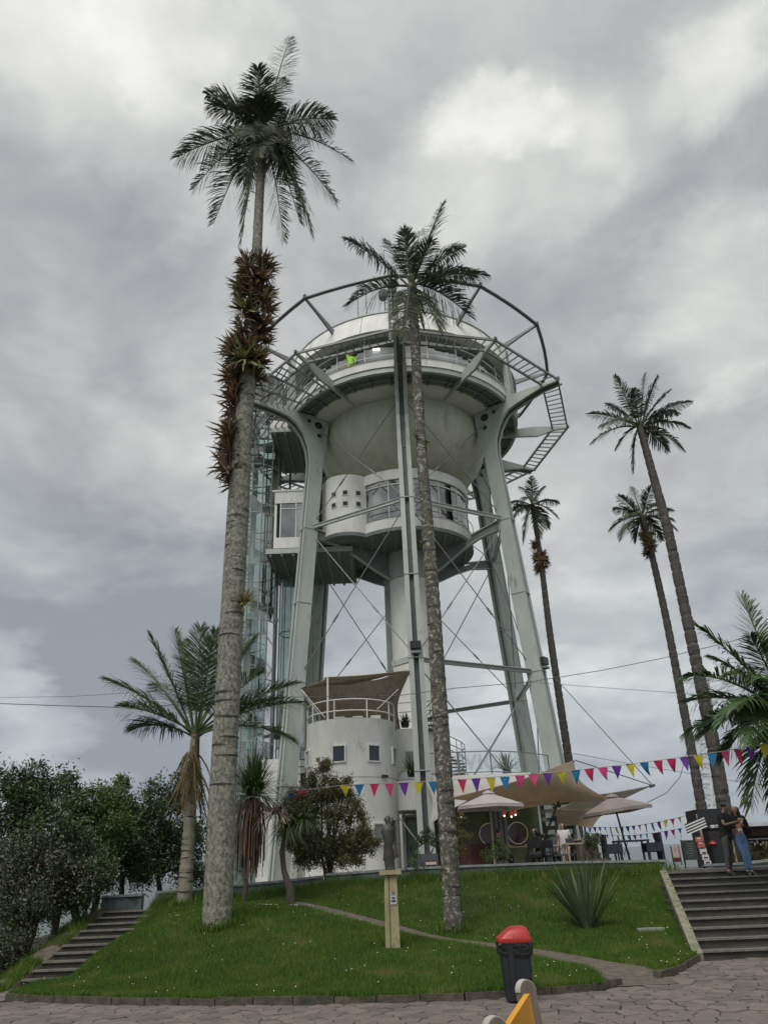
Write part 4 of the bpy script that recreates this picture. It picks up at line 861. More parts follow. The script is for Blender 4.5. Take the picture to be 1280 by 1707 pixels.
MB().add(V, [(0, 1, 2, 3), (4, 5, 6, 7), (0, 1, 5, 4), (1, 2, 6, 5), (2, 3, 7, 6), (3, 0, 4, 7)]).build('shaft', m_post, pe)
MB().bar((ps.x-.04, ps.y-.143, zg), (ps.x-.035, ps.y-.125, zt_), .012, .02).build('groove', mat('groove_dark', (.1, .09, .05)), pe)
MB().box((ps.x, ps.y, zt_+.035), (.43, .38, .08)).build('cap', m_post, pe)
pq = MB().box((ps.x+.045, ps.y-.137, 1.16), (.115, .012, .22)).build('plaque', mat('plaque_white', (.42, .43, .43), (.36, .37, .37)), pe)
for k in range(7): MB().box((ps.x+.045, ps.y-.1445, 1.27-k*.014 if k < 5 else 1.16-(k-5)*.05), (.08-.02*(k % 2), .003, .006 if k < 5 else .03)).build('text_line', blackp, pq)
m_brz = mat('weathered_bronze', (.075, .068, .064), (.03, .028, .027), rough=.5, scale=7, metal=.3, bump=.4, bscale=20, dirt=(.16, .15, .14, .62), dscale=5)
sz = zt_+.07; stt = thing('statue', 'dark weathered sculpture of an abstract cloaked figure on the pedestal', 'statue', (ps.x, ps.y, sz))
def blob(levels, m, name, parent, n=16, c=(0, 0)):
    V = []; F = []
    for (z, x, y, rx_, ry_, tw) in levels:
        for k in range(n):
            a = 2*pi*k/n; V.append((c[0]+x+rx_*cos(a)*cos(tw)-ry_*sin(a)*sin(tw), c[1]+y+rx_*cos(a)*sin(tw)+ry_*sin(a)*cos(tw), z))
    for i in range(len(levels)-1):
        for k in range(n): F.append((i*n+k, i*n+(k+1) % n, (i+1)*n+(k+1) % n, (i+1)*n+k))
    F += [tuple(range(n))[::-1], tuple((len(levels)-1)*n+k for k in range(n))]
    return MB().add(V, F).build(name, m, parent, smooth=True)
blob([(sz, .0, 0, .085, .08, 0), (sz+.2, -.01, 0, .095, .08, .2), (sz+.38, -.015, 0, .075, .07, .3), (sz+.52, -.005, 0, .10, .08, .2), (sz+.62, -.02, 0, .125, .08, .1), (sz+.70, -.01, 0, .10, .07, 0), (sz+.745, -.005, 0, .045, .05, 0), (sz+.79, -.015, 0, .05, .055, 0), (sz+.84, -.02, 0, .065, .05, .4), (sz+.885, -.01, 0, .03, .03, .4)], m_brz, 'figure', stt, c=(ps.x, ps.y))
MB().prism([(ps.x+.055, ps.y-.02, sz+.17), (ps.x+.16, ps.y-.01, sz+.20), (ps.x+.14, ps.y, sz+.42), (ps.x+.13, ps.y, sz+.80), (ps.x+.05, ps.y, sz+.81), (ps.x+.08, ps.y-.01, sz+.5)], (0, .05, .0)).build('cloak_panel', m_brz, stt)
MB().prism([(ps.x-.12, ps.y, sz+.16), (ps.x-.06, ps.y-.02, sz+.14), (ps.x-.07, ps.y, sz+.42), (ps.x-.10, ps.y, sz+.40)], (0, .05, 0)).build('cloak_panel', m_brz, stt)
MB().tube([(ps.x+.03, ps.y-.03, sz+.72), (ps.x+.075, ps.y-.03, sz+.80), (ps.x+.07, ps.y-.02, sz+.86)], [.02, .025, .015], 8).build('raised_arm', m_brz, stt); MB().bar((ps.x+.06, ps.y, sz+.80), (ps.x+.175, ps.y, sz+.795), .02, .02).build('rod', m_brz, stt)
stt.scale = (1.14, 1.14, 1.14)
# ---- bin
pbn = onplaza((868, 1672)); bx_, by_, bz_ = pbn.x, pbn.y+.14, plz(pbn.x)
m_bin = mat('bin_plastic', (.020, .027, .036), (.014, .018, .025), rough=.38, scale=3, bump=.05); m_lid = mat('bin_lid_red', (.42, .022, .018), (.33, .016, .014), rough=.38, scale=3)
bn = thing('litter_bin', 'black wheeled litter bin with a red lid standing by the kerb', 'bin', (bx_, by_, bz_))
def rr_(w, d, r=.05, n=4):
    o = []
    for (sx, sy, a0) in ((1, 1, 0), (-1, 1, 90), (-1, -1, 180), (1, -1, 270)):
        for k in range(n+1): a = radians(a0+90*k/n); o.append((sx*(w-r)+r*cos(a), sy*(d-r)+r*sin(a)))
    return o
def loft(levels, m, name, parent, caps=True, c=(0, 0)):
    levels = [(z, w*1.12, d*1.05, a, b) for z, w, d, a, b in levels]; V = []; F = []; n = None
    for (z, w, d, ox, oy) in levels: q_ = rr_(w, d); n = len(q_); V += [(c[0]+x+ox, c[1]+y+oy, z) for x, y in q_]
    for i in range(len(levels)-1):
        for k in range(n): F.append((i*n+k, i*n+(k+1) % n, (i+1)*n+(k+1) % n, (i+1)*n+k))
    if caps: F += [tuple(range(n))[::-1], tuple((len(levels)-1)*n+k for k in range(n))]
    return MB().add(V, F).build(name, m, parent, smooth=True)
H = .80
bd = loft([(bz_+.02, .155, .155, 0, 0), (bz_+.3, .172, .172, 0, 0), (bz_+.66, .188, .19, 0, 0), (bz_+.74, .19, .19, 0, 0)], m_bin, 'body', bn, c=(bx_, by_))
loft([(bz_+.72, .205, .205, 0, 0), (bz_+.745, .21, .21, 0, 0), (bz_+.775, .205, .205, 0, 0)], m_lid, 'lid_rim', bn, c=(bx_, by_))
loft([(bz_+.77, .20, .20, 0, 0), (bz_+.80, .182, .19, .014, 0), (bz_+.845, .152, .175, .036, 0), (bz_+.885, .118, .155, .056, 0), (bz_+.905, .092, .13, .064, 0), (bz_+.912, .07, .10, .064, 0)], m_lid, 'lid', bn, c=(bx_, by_))
for s in (-1, 0, 1): MB().bar((bx_+.03+s*.055, by_-.215, bz_+.79), (bx_+.05+s*.04, by_-.13, bz_+.885), .014, .012).build('lid_rib', m_lid, bn)
MB().box((bx_-.085, by_-.20, bz_+.37), (.07, .04, .66)).build('hinge_post', blackp, bn)
r2 = random.Random(5); V = []; F = []; n = 40
for i, (z, off) in enumerate(((.735, .012), (.70, .026), (.66, .022), (.62, .020), (.60, .010))):
    for k, (x, y) in enumerate(rr_(.213, .20, n=9)):
        l = math.hypot(x, y); o_ = off*(1+r2.uniform(-.6, .8)); V.append((bx_+x*(1+o_/l), by_+y*(1+o_/l), bz_+z-(r2.uniform(0, .07)*max(0, i-2)/2)))
for i in range(4):
    for k in range(n): F.append((i*n+k, i*n+(k+1) % n, (i+1)*n+(k+1) % n, (i+1)*n+k))
MB().add(V, F).build('bin_bag', mat('bin_bag', (.012, .012, .013), rough=.16, bump=.9, bscale=30), bn, smooth=True)
for s in (-1, 1): MB().tube([(bx_+s*.14, by_+.17, bz_+.06), (bx_+s*.10, by_+.17, bz_+.06)], .06, 16).build('wheel', blackp, bn)
# ---- yellow board in the foreground
m_yel = mat('yellow_paint', (.72, .33, .015), (.62, .27, .012), rough=.45, scale=3, bump=.15, bscale=12, dirt=(.40, .2, .03, .64), dscale=4); m_gw = mat('greyed_plywood', (.20, .165, .125), (.13, .105, .08), rough=.6, scale=6, bump=.2, stretch=(6, 6, 1)); m_ge = mat('plywood_edge', (.42, .40, .36), (.33, .31, .27))
yb = thing('play_barrier', 'yellow board between two grey plywood posts with rounded tops, close to the camera', 'barrier', (.6, 3.5, -.07))
def ypost(x, y, zt, w, th, yaw, lean):
    out = []; n = 16; zb = -.07
    for k in range(n+1): a = pi*k/n; out.append((w*cos(a), zt-w+w*sin(a)))
    out += [(-w*1.25, zb), (w*1.25, zb)]
    R_ = Matrix.Rotation(yaw, 3, 'Z'); pts_ = [Vector((x+lean*(zt-z), y, 0))+R_ @ Vector((a, -th/2, 0))+Vector((0, 0, z)) for a, z in out]
    p = MB().prism(pts_, R_ @ Vector((0, th, 0))).build('post', m_gw, yb)
    ed = [Vector((x+lean*(zt-z), y, 0))+R_ @ Vector((a*1.02, 0, 0))+Vector((0, 0, z+.0015)) for a, z in out[:-2]]
    e2 = MB()
    for i in range(n):
        e2.bar(ed[i], ed[i+1], th*.9, .004, up=(ed[i]+ed[i+1])/2-Vector((x, y, zt-w)))
    e2.build('post_edge', m_ge, p); return p
Y1 = at(875, 1634, 3.35); Y2 = at(822, 1695, 2.75)
ypost(Y1.x-.005, Y1.y, Y1.z, .038, .03, .55, .10); ypost(Y2.x+.0, Y2.y, Y2.z, .038, .03, .55, .02)
a = at(873, 1657, 3.28); b = at(815, 1745, 2.72); c_ = at(905, 1760, 3.3)
nrm_ = Vector((.022, .006, 0))
zt0 = a.z; f = [a, b, Vector((b.x+.02, b.y, .05)), Vector((a.x+.11, a.y, .05))]
MB().prism(f, nrm_).build('yellow_panel', m_yel, yb)
# ================================================================ vegetation
m_trunk = mat('palm_bark', (.30, .29, .235), (.135, .13, .10), scale=11, bump=1, bscale=45, dirt=(.06, .06, .042, .49), dscale=14, stretch=(1, 1, .7))
m_trunk2 = mat('dark_palm_bark', (.105, .095, .075), (.05, .046, .036), scale=9, bump=.7, bscale=40, dirt=(.40, .39, .33, .52), dscale=10)
m_trunk3 = mat('far_palm_bark', (.085, .074, .066), (.042, .036, .032), scale=9, bump=.8, dirt=(.24, .22, .2, .60), dscale=9)
m_scar = mat('leaf_scar', (.035, .032, .028), (.02, .018, .015))
m_fr = mat('palm_leaf', (.12, .135, .080), (.045, .058, .034), rough=.65, scale=2, island=.5, transl=.16, spec=.2)
m_fr2 = mat('young_palm_leaf', (.11, .17, .06), (.05, .085, .03), rough=.45, scale=2, island=.5, transl=.22, spec=.4, dirt=(.13, .12, .045, .66), dscale=2)
m_fr3 = mat('broad_palm_leaf', (.06, .12, .03), (.03, .065, .018), rough=.45, scale=2, island=.5, transl=.22, spec=.4, dirt=(.15, .14, .05, .68), dscale=1.5)
m_rach = mat('frond_stem', (.12, .13, .06), (.08, .09, .04)); m_dead = mat('dead_leaf', (.16, .10, .055), (.07, .045, .03), island=.6, rough=.8)
def frond(O, Tp, arch, ll, name, m, parent, nl=58, lw=.020, droop=.5, seed=0, stem=.18, up=None, r=None):
    r = np.random.default_rng(seed); O = np.array(O, float); Tp = np.array(Tp, float); Ld = np.linalg.norm(Tp-O)
    C_ = (O+Tp)/2+np.array([0, 0, arch*Ld]); V = []; F = []
    bz = lambda t: (1-t)**2*O+2*t*(1-t)*C_+t*t*Tp
    dz = lambda t: 2*(1-t)*(C_-O)+2*t*(Tp-C_)
    # rachis
    ns = 14; rs = []
    for i in range(ns+1):
        t = i/ns; p = bz(t); d = dz(t); d /= np.linalg.norm(d); s = np.cross(d, [0, 0, 1]); s /= max(np.linalg.norm(s), 1e-3); u = np.cross(s, d); w = .042*(1-t)+.006
        for a in range(4): q = a*pi/2+.78; V.append(p+s*cos(q)*w+u*sin(q)*w*.8)
    for i in range(ns):
        for a in range(4): F.append((i*4+a, i*4+(a+1) % 4, i*4+4+(a+1) % 4, i*4+4+a))
    twist = r.uniform(-.35, .35)
    for i in range(nl):
        t = stem+(1-stem)*(i+r.uniform(-.3, .3))/nl; t = min(max(t, stem), .998); p = bz(t); d = dz(t); d /= np.linalg.norm(d)
        s = np.cross(d, [0, 0, 1.]); sn = np.linalg.norm(s); s = s/sn if sn > .05 else np.array([1., 0, 0]); u = np.cross(s, d)
        s2 = s*cos(twist)+u*sin(twist)
        tt = (t-stem)/(1-stem); l = ll*(.45+.9*np.sin(pi*min(1, tt*.80+.13)))*(1-.38*tt**3)*r.uniform(.8, 1.12)
        for sd in (-1, 1):
            if r.uniform() < .07: continue
            dr = s2*sd*(.88-.35*tt)+d*(.42+.6*tt**2)+u*r.uniform(-.1, .28)+r.normal(0, .07, 3); dr /= np.linalg.norm(dr)
            dn = np.array([0, 0, -1.])*droop*(.25+.75*min(1, sn))*r.uniform(.6, 1.6)
            m1 = p+dr*l*.38+dn*l*.06; m2 = p+dr*l*.72+dn*l*.30; e = p+dr*l*.90+dn*l*.62
            wv = np.cross(dr, u); wv /= max(np.linalg.norm(wv), 1e-3); wv = wv*.8+u*.5*sd; w = lw*r.uniform(.8, 1.2)
            k = len(V); V += [p-wv*w*.5, p+wv*w*.5, m1-wv*w, m1+wv*w, m2-wv*w*.75, m2+wv*w*.75, e-wv*w*.08, e+wv*w*.08]
            F += [(k, k+1, k+3, k+2), (k+2, k+3, k+5, k+4), (k+4, k+5, k+7, k+6)]
    return npmesh(name, np.array(V), np.array(F), m, parent)
def trunk(pts, rad, m, parent, ring=.26, scars=None, seg=22, seed=0, name='trunk', step=.07, amp=.035):
    r = np.random.default_rng(seed); P_ = [np.array(p, float) for p in pts]; d = np.r_[0, np.cumsum([np.linalg.norm(P_[i+1]-P_[i]) for i in range(len(P_)-1)])]
    n = int(d[-1]/step); s = np.linspace(0, d[-1], n); C_ = np.stack([np.interp(s, d, [p[k] for p in P_]) for k in range(3)], -1)
    if len(P_) > 2:
        kk = int(1.2/step); kk = max(3, kk); pad = np.pad(C_, ((kk, kk), (0, 0)), mode='reflect', reflect_type='odd'); C_ = np.stack([np.convolve(pad[:, k], np.ones(2*kk+1)/(2*kk+1), 'valid') for k in range(3)], -1)
    R_ = np.interp(s, d*1.0, rad); ph = (s/ring+.35*np.sin(s*1.7+seed)) % 1; R_ = R_*(1+amp*(ph-.5)-amp*1.6*(ph < .14))
    a = np.linspace(0, 2*pi, seg, endpoint=False)
    rr = R_[:, None]*(1+.010*r.normal(size=(n, seg))+.015*np.sin(a*3+s[:, None]*.8)); til = .03*np.sin(a+seed)[None]
    V = np.stack([C_[:, 0, None]+rr*np.cos(a), C_[:, 1, None]+rr*np.sin(a), C_[:, 2, None]+til*rr*2+0*a], -1).reshape(-1, 3)
    I = (np.arange(n-1)[:, None]*seg+np.arange(seg)[None]); J = (np.arange(n-1)[:, None]*seg+(np.arange(seg)[None]+1) % seg)
    F = np.stack([I, J, J+seg, I+seg], -1).reshape(-1, 4)
    o = npmesh(name, V, F, m, parent, smooth=True)
    # dark leaf scars, broken round the stem
    if scars:
        V = []; F = []; z = scars[0]
        while z < min(scars[1], d[-1]-.2):
            i = int(z/step); i = min(i, n-1); a0 = r.uniform(0, 2*pi); sp = r.uniform(1.5, 3.6); q = 10; tl = r.uniform(-.04, .04)
            for k in range(q+1):
                b_ = a0+sp*k/q; th = .020*sin(pi*k/q)*r.uniform(.6, 1.2)+.003; rr_i = R_[i]*1.028
                for dz_ in (-th, th): V.append((C_[i, 0]+rr_i*cos(b_), C_[i, 1]+rr_i*sin(b_), C_[i, 2]+dz_+tl*sin(b_-a0)))
            k0 = len(V)-2*(q+1); F += [(k0+2*k, k0+2*k+2, k0+2*k+3, k0+2*k+1) for k in range(q)]
            z += r.uniform(.16, .34)*ring/.26
        npmesh('leaf_scars', np.array(V), np.array(F), m_scar, o)['kind'] = 'stuff'
    return o, C_, R_, s
# bromeliads (four rosettes sharing their mesh)
m_br = [mat('bromeliad_red', (.27, .165, .08), (.10, .07, .042), island=.7, rough=.5, transl=.15), mat('bromeliad_green', (.20, .21, .065), (.08, .09, .03), island=.7, rough=.5, transl=.15), mat('bromeliad_gold', (.25, .20, .05), (.12, .10, .03), island=.7, rough=.5, transl=.15)]
def rosette(seed, n, L_, w, m, name='bromeliad', up=.5):
    r = np.random.default_rng(seed); V = []; F = []
    for i in range(n):
        a = r.uniform(0, 2*pi); e = r.uniform(-.15, 1.25); l = L_*r.uniform(.65, 1.1); d = np.array([cos(a)*cos(e), sin(a)*cos(e), sin(e)]); s = np.array([-sin(a), cos(a), 0])
        k = len(V); ww = w*r.uniform(.8, 1.2)
        for t, wt_, dr in ((0, .8, 0), (.35, 1, .0), (.7, .7, .10), (1, .05, .32*r.uniform(.3, 1.4))):
            p = d*l*t+np.array([0, 0, -dr*l*cos(e)]); V += [p-s*ww*wt_, p+s*ww*wt_]
        F += [(k+2*j, k+2*j+1, k+2*j+3, k+2*j+2) for j in range(3)]
    me = bpy.data.meshes.new(name); me.from_pydata([tuple(v) for v in V], [], F); me.materials.append(m); return me
ROS = [rosette(40+i, 34+4*i, .46, .024, m_br[i % 3 if i < 3 else 0]) for i in range(5)]
def on_trunk(C_, R_, zq, side, extra=0):
    i = int(np.argmin(abs(C_[:, 2]-zq))); a = side; return Vector((C_[i, 0]+(R_[i]+extra)*cos(a), C_[i, 1]+(R_[i]+extra)*sin(a), C_[i, 2]))
def palm(lab, base, tops, rad, heart, tips, ll, name='wax_palm', m=m_trunk, mf=m_fr, grp='tall wax palms', seed=1, arch=.2, droop=.6, nl=58, lw=.02, ring=.26, scars=None, crown=.5, seg=22, stem=.16, amp=.035):
    t = thing(name, lab, 'palm tree', base, grp); o, C_, R_, s = trunk([base]+list(tops)+[heart], rad, m, t, ring, scars, seg, seed, amp=amp)
    for i, (tp, ar) in enumerate(tips):
        st_ = Vector(heart)+Vector(((tp[0]-heart[0])*.03, (tp[1]-heart[1])*.03, random.uniform(-.15, .25)*crown))
        frond(st_, tp, ar if ar is not None else arch, ll*random.uniform(.9, 1.1), 'frond', mf, t, nl, lw, droop, seed*50+i, stem)
    return t, C_, R_
def tipsfrom(lst, Y0): return [(at(x, y, Y0+dy), ar) for x, y, dy, ar in lst]
# 1: the big palm
h1 = at(438, 222, 18.0); b1 = at(361, 1546, 18.0); b1.z = lz(b1.x, b1.y)-.35
t1 = tipsfrom([(484, 62, 1.2, .10), (430, 112, -1.0, .10), (345, 158, 1.0, .22), (352, 175, -.6, .25), (297, 262, .3, .20), (322, 316, -.5, .24), (356, 374, .5, .26), (402, 402, -.3, .28), (473, 402, .5, .28), (520, 388, -.6, .26), (500, 372, 1.0, .3),
               (560, 336, .2, .22), (586, 268, -.6, .20), (552, 200, .8, .24), (470, 130, 1.9, .2), (405, 300, 2.0, .3), (480, 290, 2.2, .3), (545, 215, -1.2, .25), (424, 168, -.7, .2), (458, 172, -.5, .2), (418, 228, -.9, .35), (462, 232, -.8, .35), (440, 150, .4, .1), (432, 262, -1.0, .4), (452, 258, -.7, .4)], 18.0)
pz, C1, R1 = palm('tallest palm, thick pale ringed trunk wrapped in reddish bromeliads, left of the tower', b1, [at(383, 1100, 18), at(402, 770, 18), at(428, 430, 18)], None or [.32, .295, .285, .165, .14], h1, t1, .84, seed=3, scars=(2.6, 18), nl=92, lw=.0175, ring=.30, droop=.75, amp=.022)
rbr = random.Random(4)
for (y0, y1, n_, sides) in ((432, 520, 30, None), (520, 575, 14, None), (575, 632, 22, None), (655, 690, 4, pi), (715, 755, 5, pi), (762, 805, 6, pi), (636, 660, 3, pi)):
    for k in range(n_):
        y = y0+(y1-y0)*(k+.5)/n_; z = at(410, y, 18).z; a = rbr.uniform(0, 2*pi) if sides is None else sides+rbr.uniform(-.9, .7)
        ex = rbr.choice((0, .12, .25)) if sides is None else .03
        if sides is None and rbr.random() < .55: a = rbr.choice((pi*1.25, pi*1.5, pi*1.0, pi*.02, pi*1.75))+rbr.uniform(-.4, .4)
        p = on_trunk(C1, R1, z, a, ex*.8); out = Vector((cos(a), sin(a), .75)).normalized()
        e = out.to_track_quat('Z', 'Y').to_euler(); g = rbr.choice((0, 0, 3, 1, 1, 4) if y < 520 else (0, 3, 0, 1, 3))
        inst('bromeliad', ROS[g], p, pz, e, rbr.uniform(1.1, 1.75)*(1.0 if sides is None else 1.05))
p = on_trunk(C1, R1, at(403, 1010, 18).z, -.35, .03); inst('bromeliad', ROS[2], p, pz, Vector((.55, -.5, .9)).to_track_quat('Z', 'Y').to_euler(), 1.25)
# 2: middle palm
h2 = at(686, 476, 18.5); b2 = at(757, 1555, 18.5); b2.z = lz(b2.x, b2.y)-.3
t2 = tipsfrom([(738, 338, .8, .06), (720, 400, -1.2, .1), (574, 398, .5, .12), (578, 510, -.3, .26), (645, 400, 1.2, .1), (672, 382, -.6, .08), (700, 385, 1.0, .1), (772, 414, .6, .16), (812, 460, -.2, .24), (790, 462, 1.4, .22), (783, 528, .4, .26), (732, 550, -.6, .24), (675, 570, -.9, .2)], 18.5)
pz2, C2, R2 = palm('slender dark palm speckled with pale lichen standing in front of the tower', b2, [at(742, 1330, 18.5), at(722, 1000, 18.5), at(703, 760, 18.5)], [.22, .205, .185, .155, .15], h2, t2, .62, seed=5, m=m_trunk2, scars=(1, 16), nl=84, lw=.0165, ring=.33, droop=.7, seg=18)
for k in range(9): a = k*.7; frond(h2+Vector((cos(a)*.08, sin(a)*.08, -.2)), h2+Vector((cos(a)*.36, sin(a)*.3, -1.2-.4*(k % 3))), .02, .22, 'dead_frond', m_dead, pz2, 22, .02, .8, 90+k)
for y, a in ((733, -2.3), (742, -.6), (905, 2.6)): inst('bromeliad', ROS[1], on_trunk(C2, R2, at(700, y, 18.5).z, a, .01), pz2, Vector((cos(a), sin(a), .6)).to_track_quat('Z', 'Y').to_euler(), .45)
# 3-5: right-hand palms
def far_palm(lab, Y, bpx, mids, hpx, tl, rad, ll, seed, br=None, nl=44):
    h = at(*hpx, Y); b = at(*bpx, Y); r = radians(0)
    z, C_, R_ = palm(lab, b, [at(x, y, Y) for x, y in mids], rad, h, tipsfrom(tl, Y), ll, seed=seed, m=m_trunk3, nl=nl+14, lw=.019, droop=.7, seg=14, ring=.4, scars=(1, 14), amp=.06)
    if br:
        for k in range(br[2]):
            a = random.uniform(0, 2*pi); inst('bromeliad', ROS[random.choice((0, 2, 3))], on_trunk(C_, R_, at(hpx[0], random.uniform(br[0], br[1]), Y).z, a, .02), z, Vector((cos(a), sin(a), .4)).to_track_quat('Z', 'Y').to_euler(), br[3])
    return z
far_palm('palm right behind the leg of the tower, its crown level with the lower cabin', 36.5, (968, 1420), [(948, 1270), (915, 1050), (901, 930)], (887, 842),
         [(852, 838, .5, .25), (852, 872, -.6, .25), (872, 905, .2, .3), (900, 895, -.4, .3), (912, 880, .6, .3), (929, 862, -.5, .25), (928, 838, .7, .22), (905, 812, .3, .15), (886, 795, -.5, .1), (868, 812, .8, .15), (880, 830, -1.3, .2), (858, 850, 1.2, .25)], [.22, .20, .175, .14, .13], .50, 7, (905, 955, 22, 1.0))
far_palm('shorter of the two right-hand palms, brown shaggy collar below its crown', 30, (1178, 1400), [(1150, 1240), (1110, 1030), (1086, 925)], (1070, 862),
         [(1016, 884, .4, .22), (1034, 898, -.6, .25), (1024, 850, .7, .2), (1030, 826, -.3, .12), (1052, 812, .6, .1), (1085, 812, -.5, .12), (1119, 850, .5, .22), (1126, 882, -.4, .22), (1102, 900, .6, .26), (1060, 902, .4, .26), (1045, 862, -1.3, .2), (1100, 838, 1.3, .2), (1120, 865, -1, .2)], [.20, .175, .155, .14, .17], .44, 8, (890, 925, 20, .75))
far_palm('taller of the two right-hand palms, crown alone against the clouds', 26, (1222, 1440), [(1190, 1250), (1155, 1080), (1112, 880), (1082, 770)], (1066, 712),
         [(978, 690, .4, .18), (985, 738, -.5, .24), (1026, 748, .4, .26), (1010, 674, .8, .15), (1024, 626, -.2, .10), (1056, 648, -.8, .08), (1075, 622, .4, .08), (1096, 628, -.6, .12), (1116, 650, .6, .12), (1152, 670, -.3, .18), (1146, 712, .5, .24), (1140, 752, -.5, .28), (1112, 752, .7, .28), (1055, 788, .2, .3), (1000, 710, -1.4, .2), (1130, 690, 1.5, .2)], [.235, .225, .2, .185, .155, .14], .42, 9, nl=50)
# 6: young ringed palm on the left
h6 = at(326, 1225, 21.4); b6 = at(307, 1506, 21.4); b6.z = lz(b6.x, 21.4)-.1
t6 = tipsfrom([(176, 1132, .3, .10), (250, 1058, -.5, .06), (300, 1075, .9, .05), (335, 1046, -.3, .04), (402, 1072, .8, .06), (378, 1060, 1.5, .06), (494, 1140, .2, .12), (462, 1165, 1.1, .12), (487, 1232, -.4, .22), (262, 1140, 1.9, .1), (225, 1100, 1.6, .1), (440, 1120, -1.0, .12), (205, 1178, -.6, .12), (292, 1052, .2, .05), (425, 1062, .3, .06), (502, 1172, -.6, .14), (225, 1215, .6, .2), (360, 1050, -1.2, .05)], 21.4)
p6, C6, R6 = palm('young palm with a pale evenly ringed trunk and upright green fronds', b6, [at(316, 1380, 21.4)], [.20, .165, .12], h6, t6, .76, name='young_palm', mf=m_fr2, grp=None, seed=12, scars=(.1, 2.6), nl=100, lw=.0135, droop=.42, m=mat('ringed_bark', (.25, .235, .17), (.14, .135, .10), scale=5, bump=.4, dirt=(.1, .1, .07, .6), dscale=5), ring=.11, stem=.2, amp=.05)
m_stalk = mat('stalk_brown', (.16, .125, .05), (.07, .055, .025), island=.6, rough=.8); m_fib = mat('brown_sheath', (.13, .085, .035), (.06, .042, .02), scale=6, stretch=(1, 1, .3), bump=.5)
MB().tube([at(317, 1372, 21.4), at(323, 1280, 21.4), at(327, 1220, 21.4)], [.13, .155, .11], 14).build('crownshaft', m_fib, p6, smooth=True)
for k in range(30): a = k*.9; q = at(320, 1255+(k % 5)*14, 21.4); frond(q+Vector((cos(a)*.12, sin(a)*.12, 0)), q+Vector((cos(a)*random.uniform(.3, .65), sin(a)*random.uniform(.3, .6), -random.uniform(.6, 1.5))), .25, .16, 'hanging_flower_stalk', m_stalk, p6, 22, .010, .9, 200+k, 0)
# 7: broad palm at the right edge
h7 = at(1318, 1195, 18.5); b7 = at(1345, 1420, 18.5)
t7 = tipsfrom([(1234, 992, .6, .06), (1160, 1042, .3, .12), (1138, 1128, -.5, .25), (1185, 1095, 1.2, .15), (1143, 1168, 1.0, .22), (1165, 1225, .4, .3), (1142, 1222, -.3, .24), (1250, 1345, -.4, .3), (1205, 1262, 1.4, .3), (1290, 1370, .8, .3), (1225, 1180, -1.8, .25), (1215, 1120, -1.5, .2), (1200, 1205, -1.2, .3), (1250, 1060, -1.2, .12), (1330, 1000, 0, .1), (1400, 1100, .3, .2), (1420, 1200, -.3, .25), (1390, 1300, .5, .3), (1245, 1240, -1.9, .3), (1270, 1130, -1.9, .2), (1250, 1190, 2.1, .2), (1330, 1300, -1.6, .3)], 18.5)
palm('broad dark green palm reaching in from the right edge', b7, [], [.24, .2], h7, t7, .68, name='broad_palm', mf=m_fr3, grp=None, seed=14, nl=78, lw=.022, droop=.5, m=m_trunk3)
# dracaena with a dead skirt
def strappy(O, n, L_, w, m, name, parent, seed, emin=.1, emax=1.3, droop=.35, up=0):
    r = np.random.default_rng(seed); V = []; F = []; O = np.array(O)
    for i in range(n):
        a = r.uniform(0, 2*pi); e = r.uniform(emin, emax); l = L_*r.uniform(.7, 1.1); d = np.array([cos(a)*cos(e), sin(a)*cos(e), sin(e)]); s = np.array([-sin(a), cos(a), 0]); k = len(V)
        o = O+np.array([cos(a), sin(a), 0])*.05+np.array([0, 0, r.uniform(-.1, .1)*up])
        for t, wt_, dr in ((0, .6, 0), (.3, 1, .02), (.6, .85, .2), (.85, .5, .6), (1, .04, 1.0)):
            p = o+d*l*t+np.array([0, 0, -dr*droop*l*cos(e)]); V += [p-s*w*wt_, p+s*w*wt_]
        F += [(k+2*j, k+2*j+1, k+2*j+3, k+2*j+2) for j in range(4)]
    return npmesh(name, np.array(V), np.array(F), m, parent)
m_dr = mat('dracaena_leaf', (.07, .13, .03), (.035, .07, .018), island=.6, rough=.5, transl=.2); m_drt = mat('rough_bark', (.10, .08, .06), (.05, .04, .03), scale=8, bump=.8)
b = at(408, 1503, 21.0); b.z = lz(b.x, b.y)
dr_ = thing('dracaena', 'spiky green dracaena over a long skirt of dead brown leaves', 'shrub', b); MB().tube([b-Vector((0, 0, .1)), b+Vector((.02, 0, 1.2)), b+Vector((.05, 0, 2.5))], [.07, .06, .06], 9).build('trunk', m_drt, dr_)
hh = b+Vector((.1, 0, 2.55)); strappy(hh, 560, 1.4, .013, m_dr, 'crown', dr_, 5, -.1, 1.45, .42)
strappy(hh-Vector((0, 0, .15)), 130, .8, .012, m_dead, 'dry_leaves', dr_, 6, -.4, .5, .8)
r = np.random.default_rng(8); V = []; F = []
for i in range(230):
    a = r.uniform(0, 2*pi); rad_ = r.uniform(.05, .48); l = r.uniform(1.1, 2.0); k = len(V); s = np.array([-sin(a), cos(a), 0])*.012; o = np.array(hh)+np.array([0, 0, -.05])
    for t in (0, .12, .5, 1): q = o+np.array([cos(a), sin(a), 0])*rad_*min(1, t*5)**.6+np.array([0, 0, .06*sin(pi*min(1, t*4))-l*t]); V += [q-s, q+s]
    F += [(k+2*j, k+2*j+1, k+2*j+3, k+2*j+2) for j in range(3)]
npmesh('dead_skirt', np.array(V), np.array(F), m_dead, dr_)
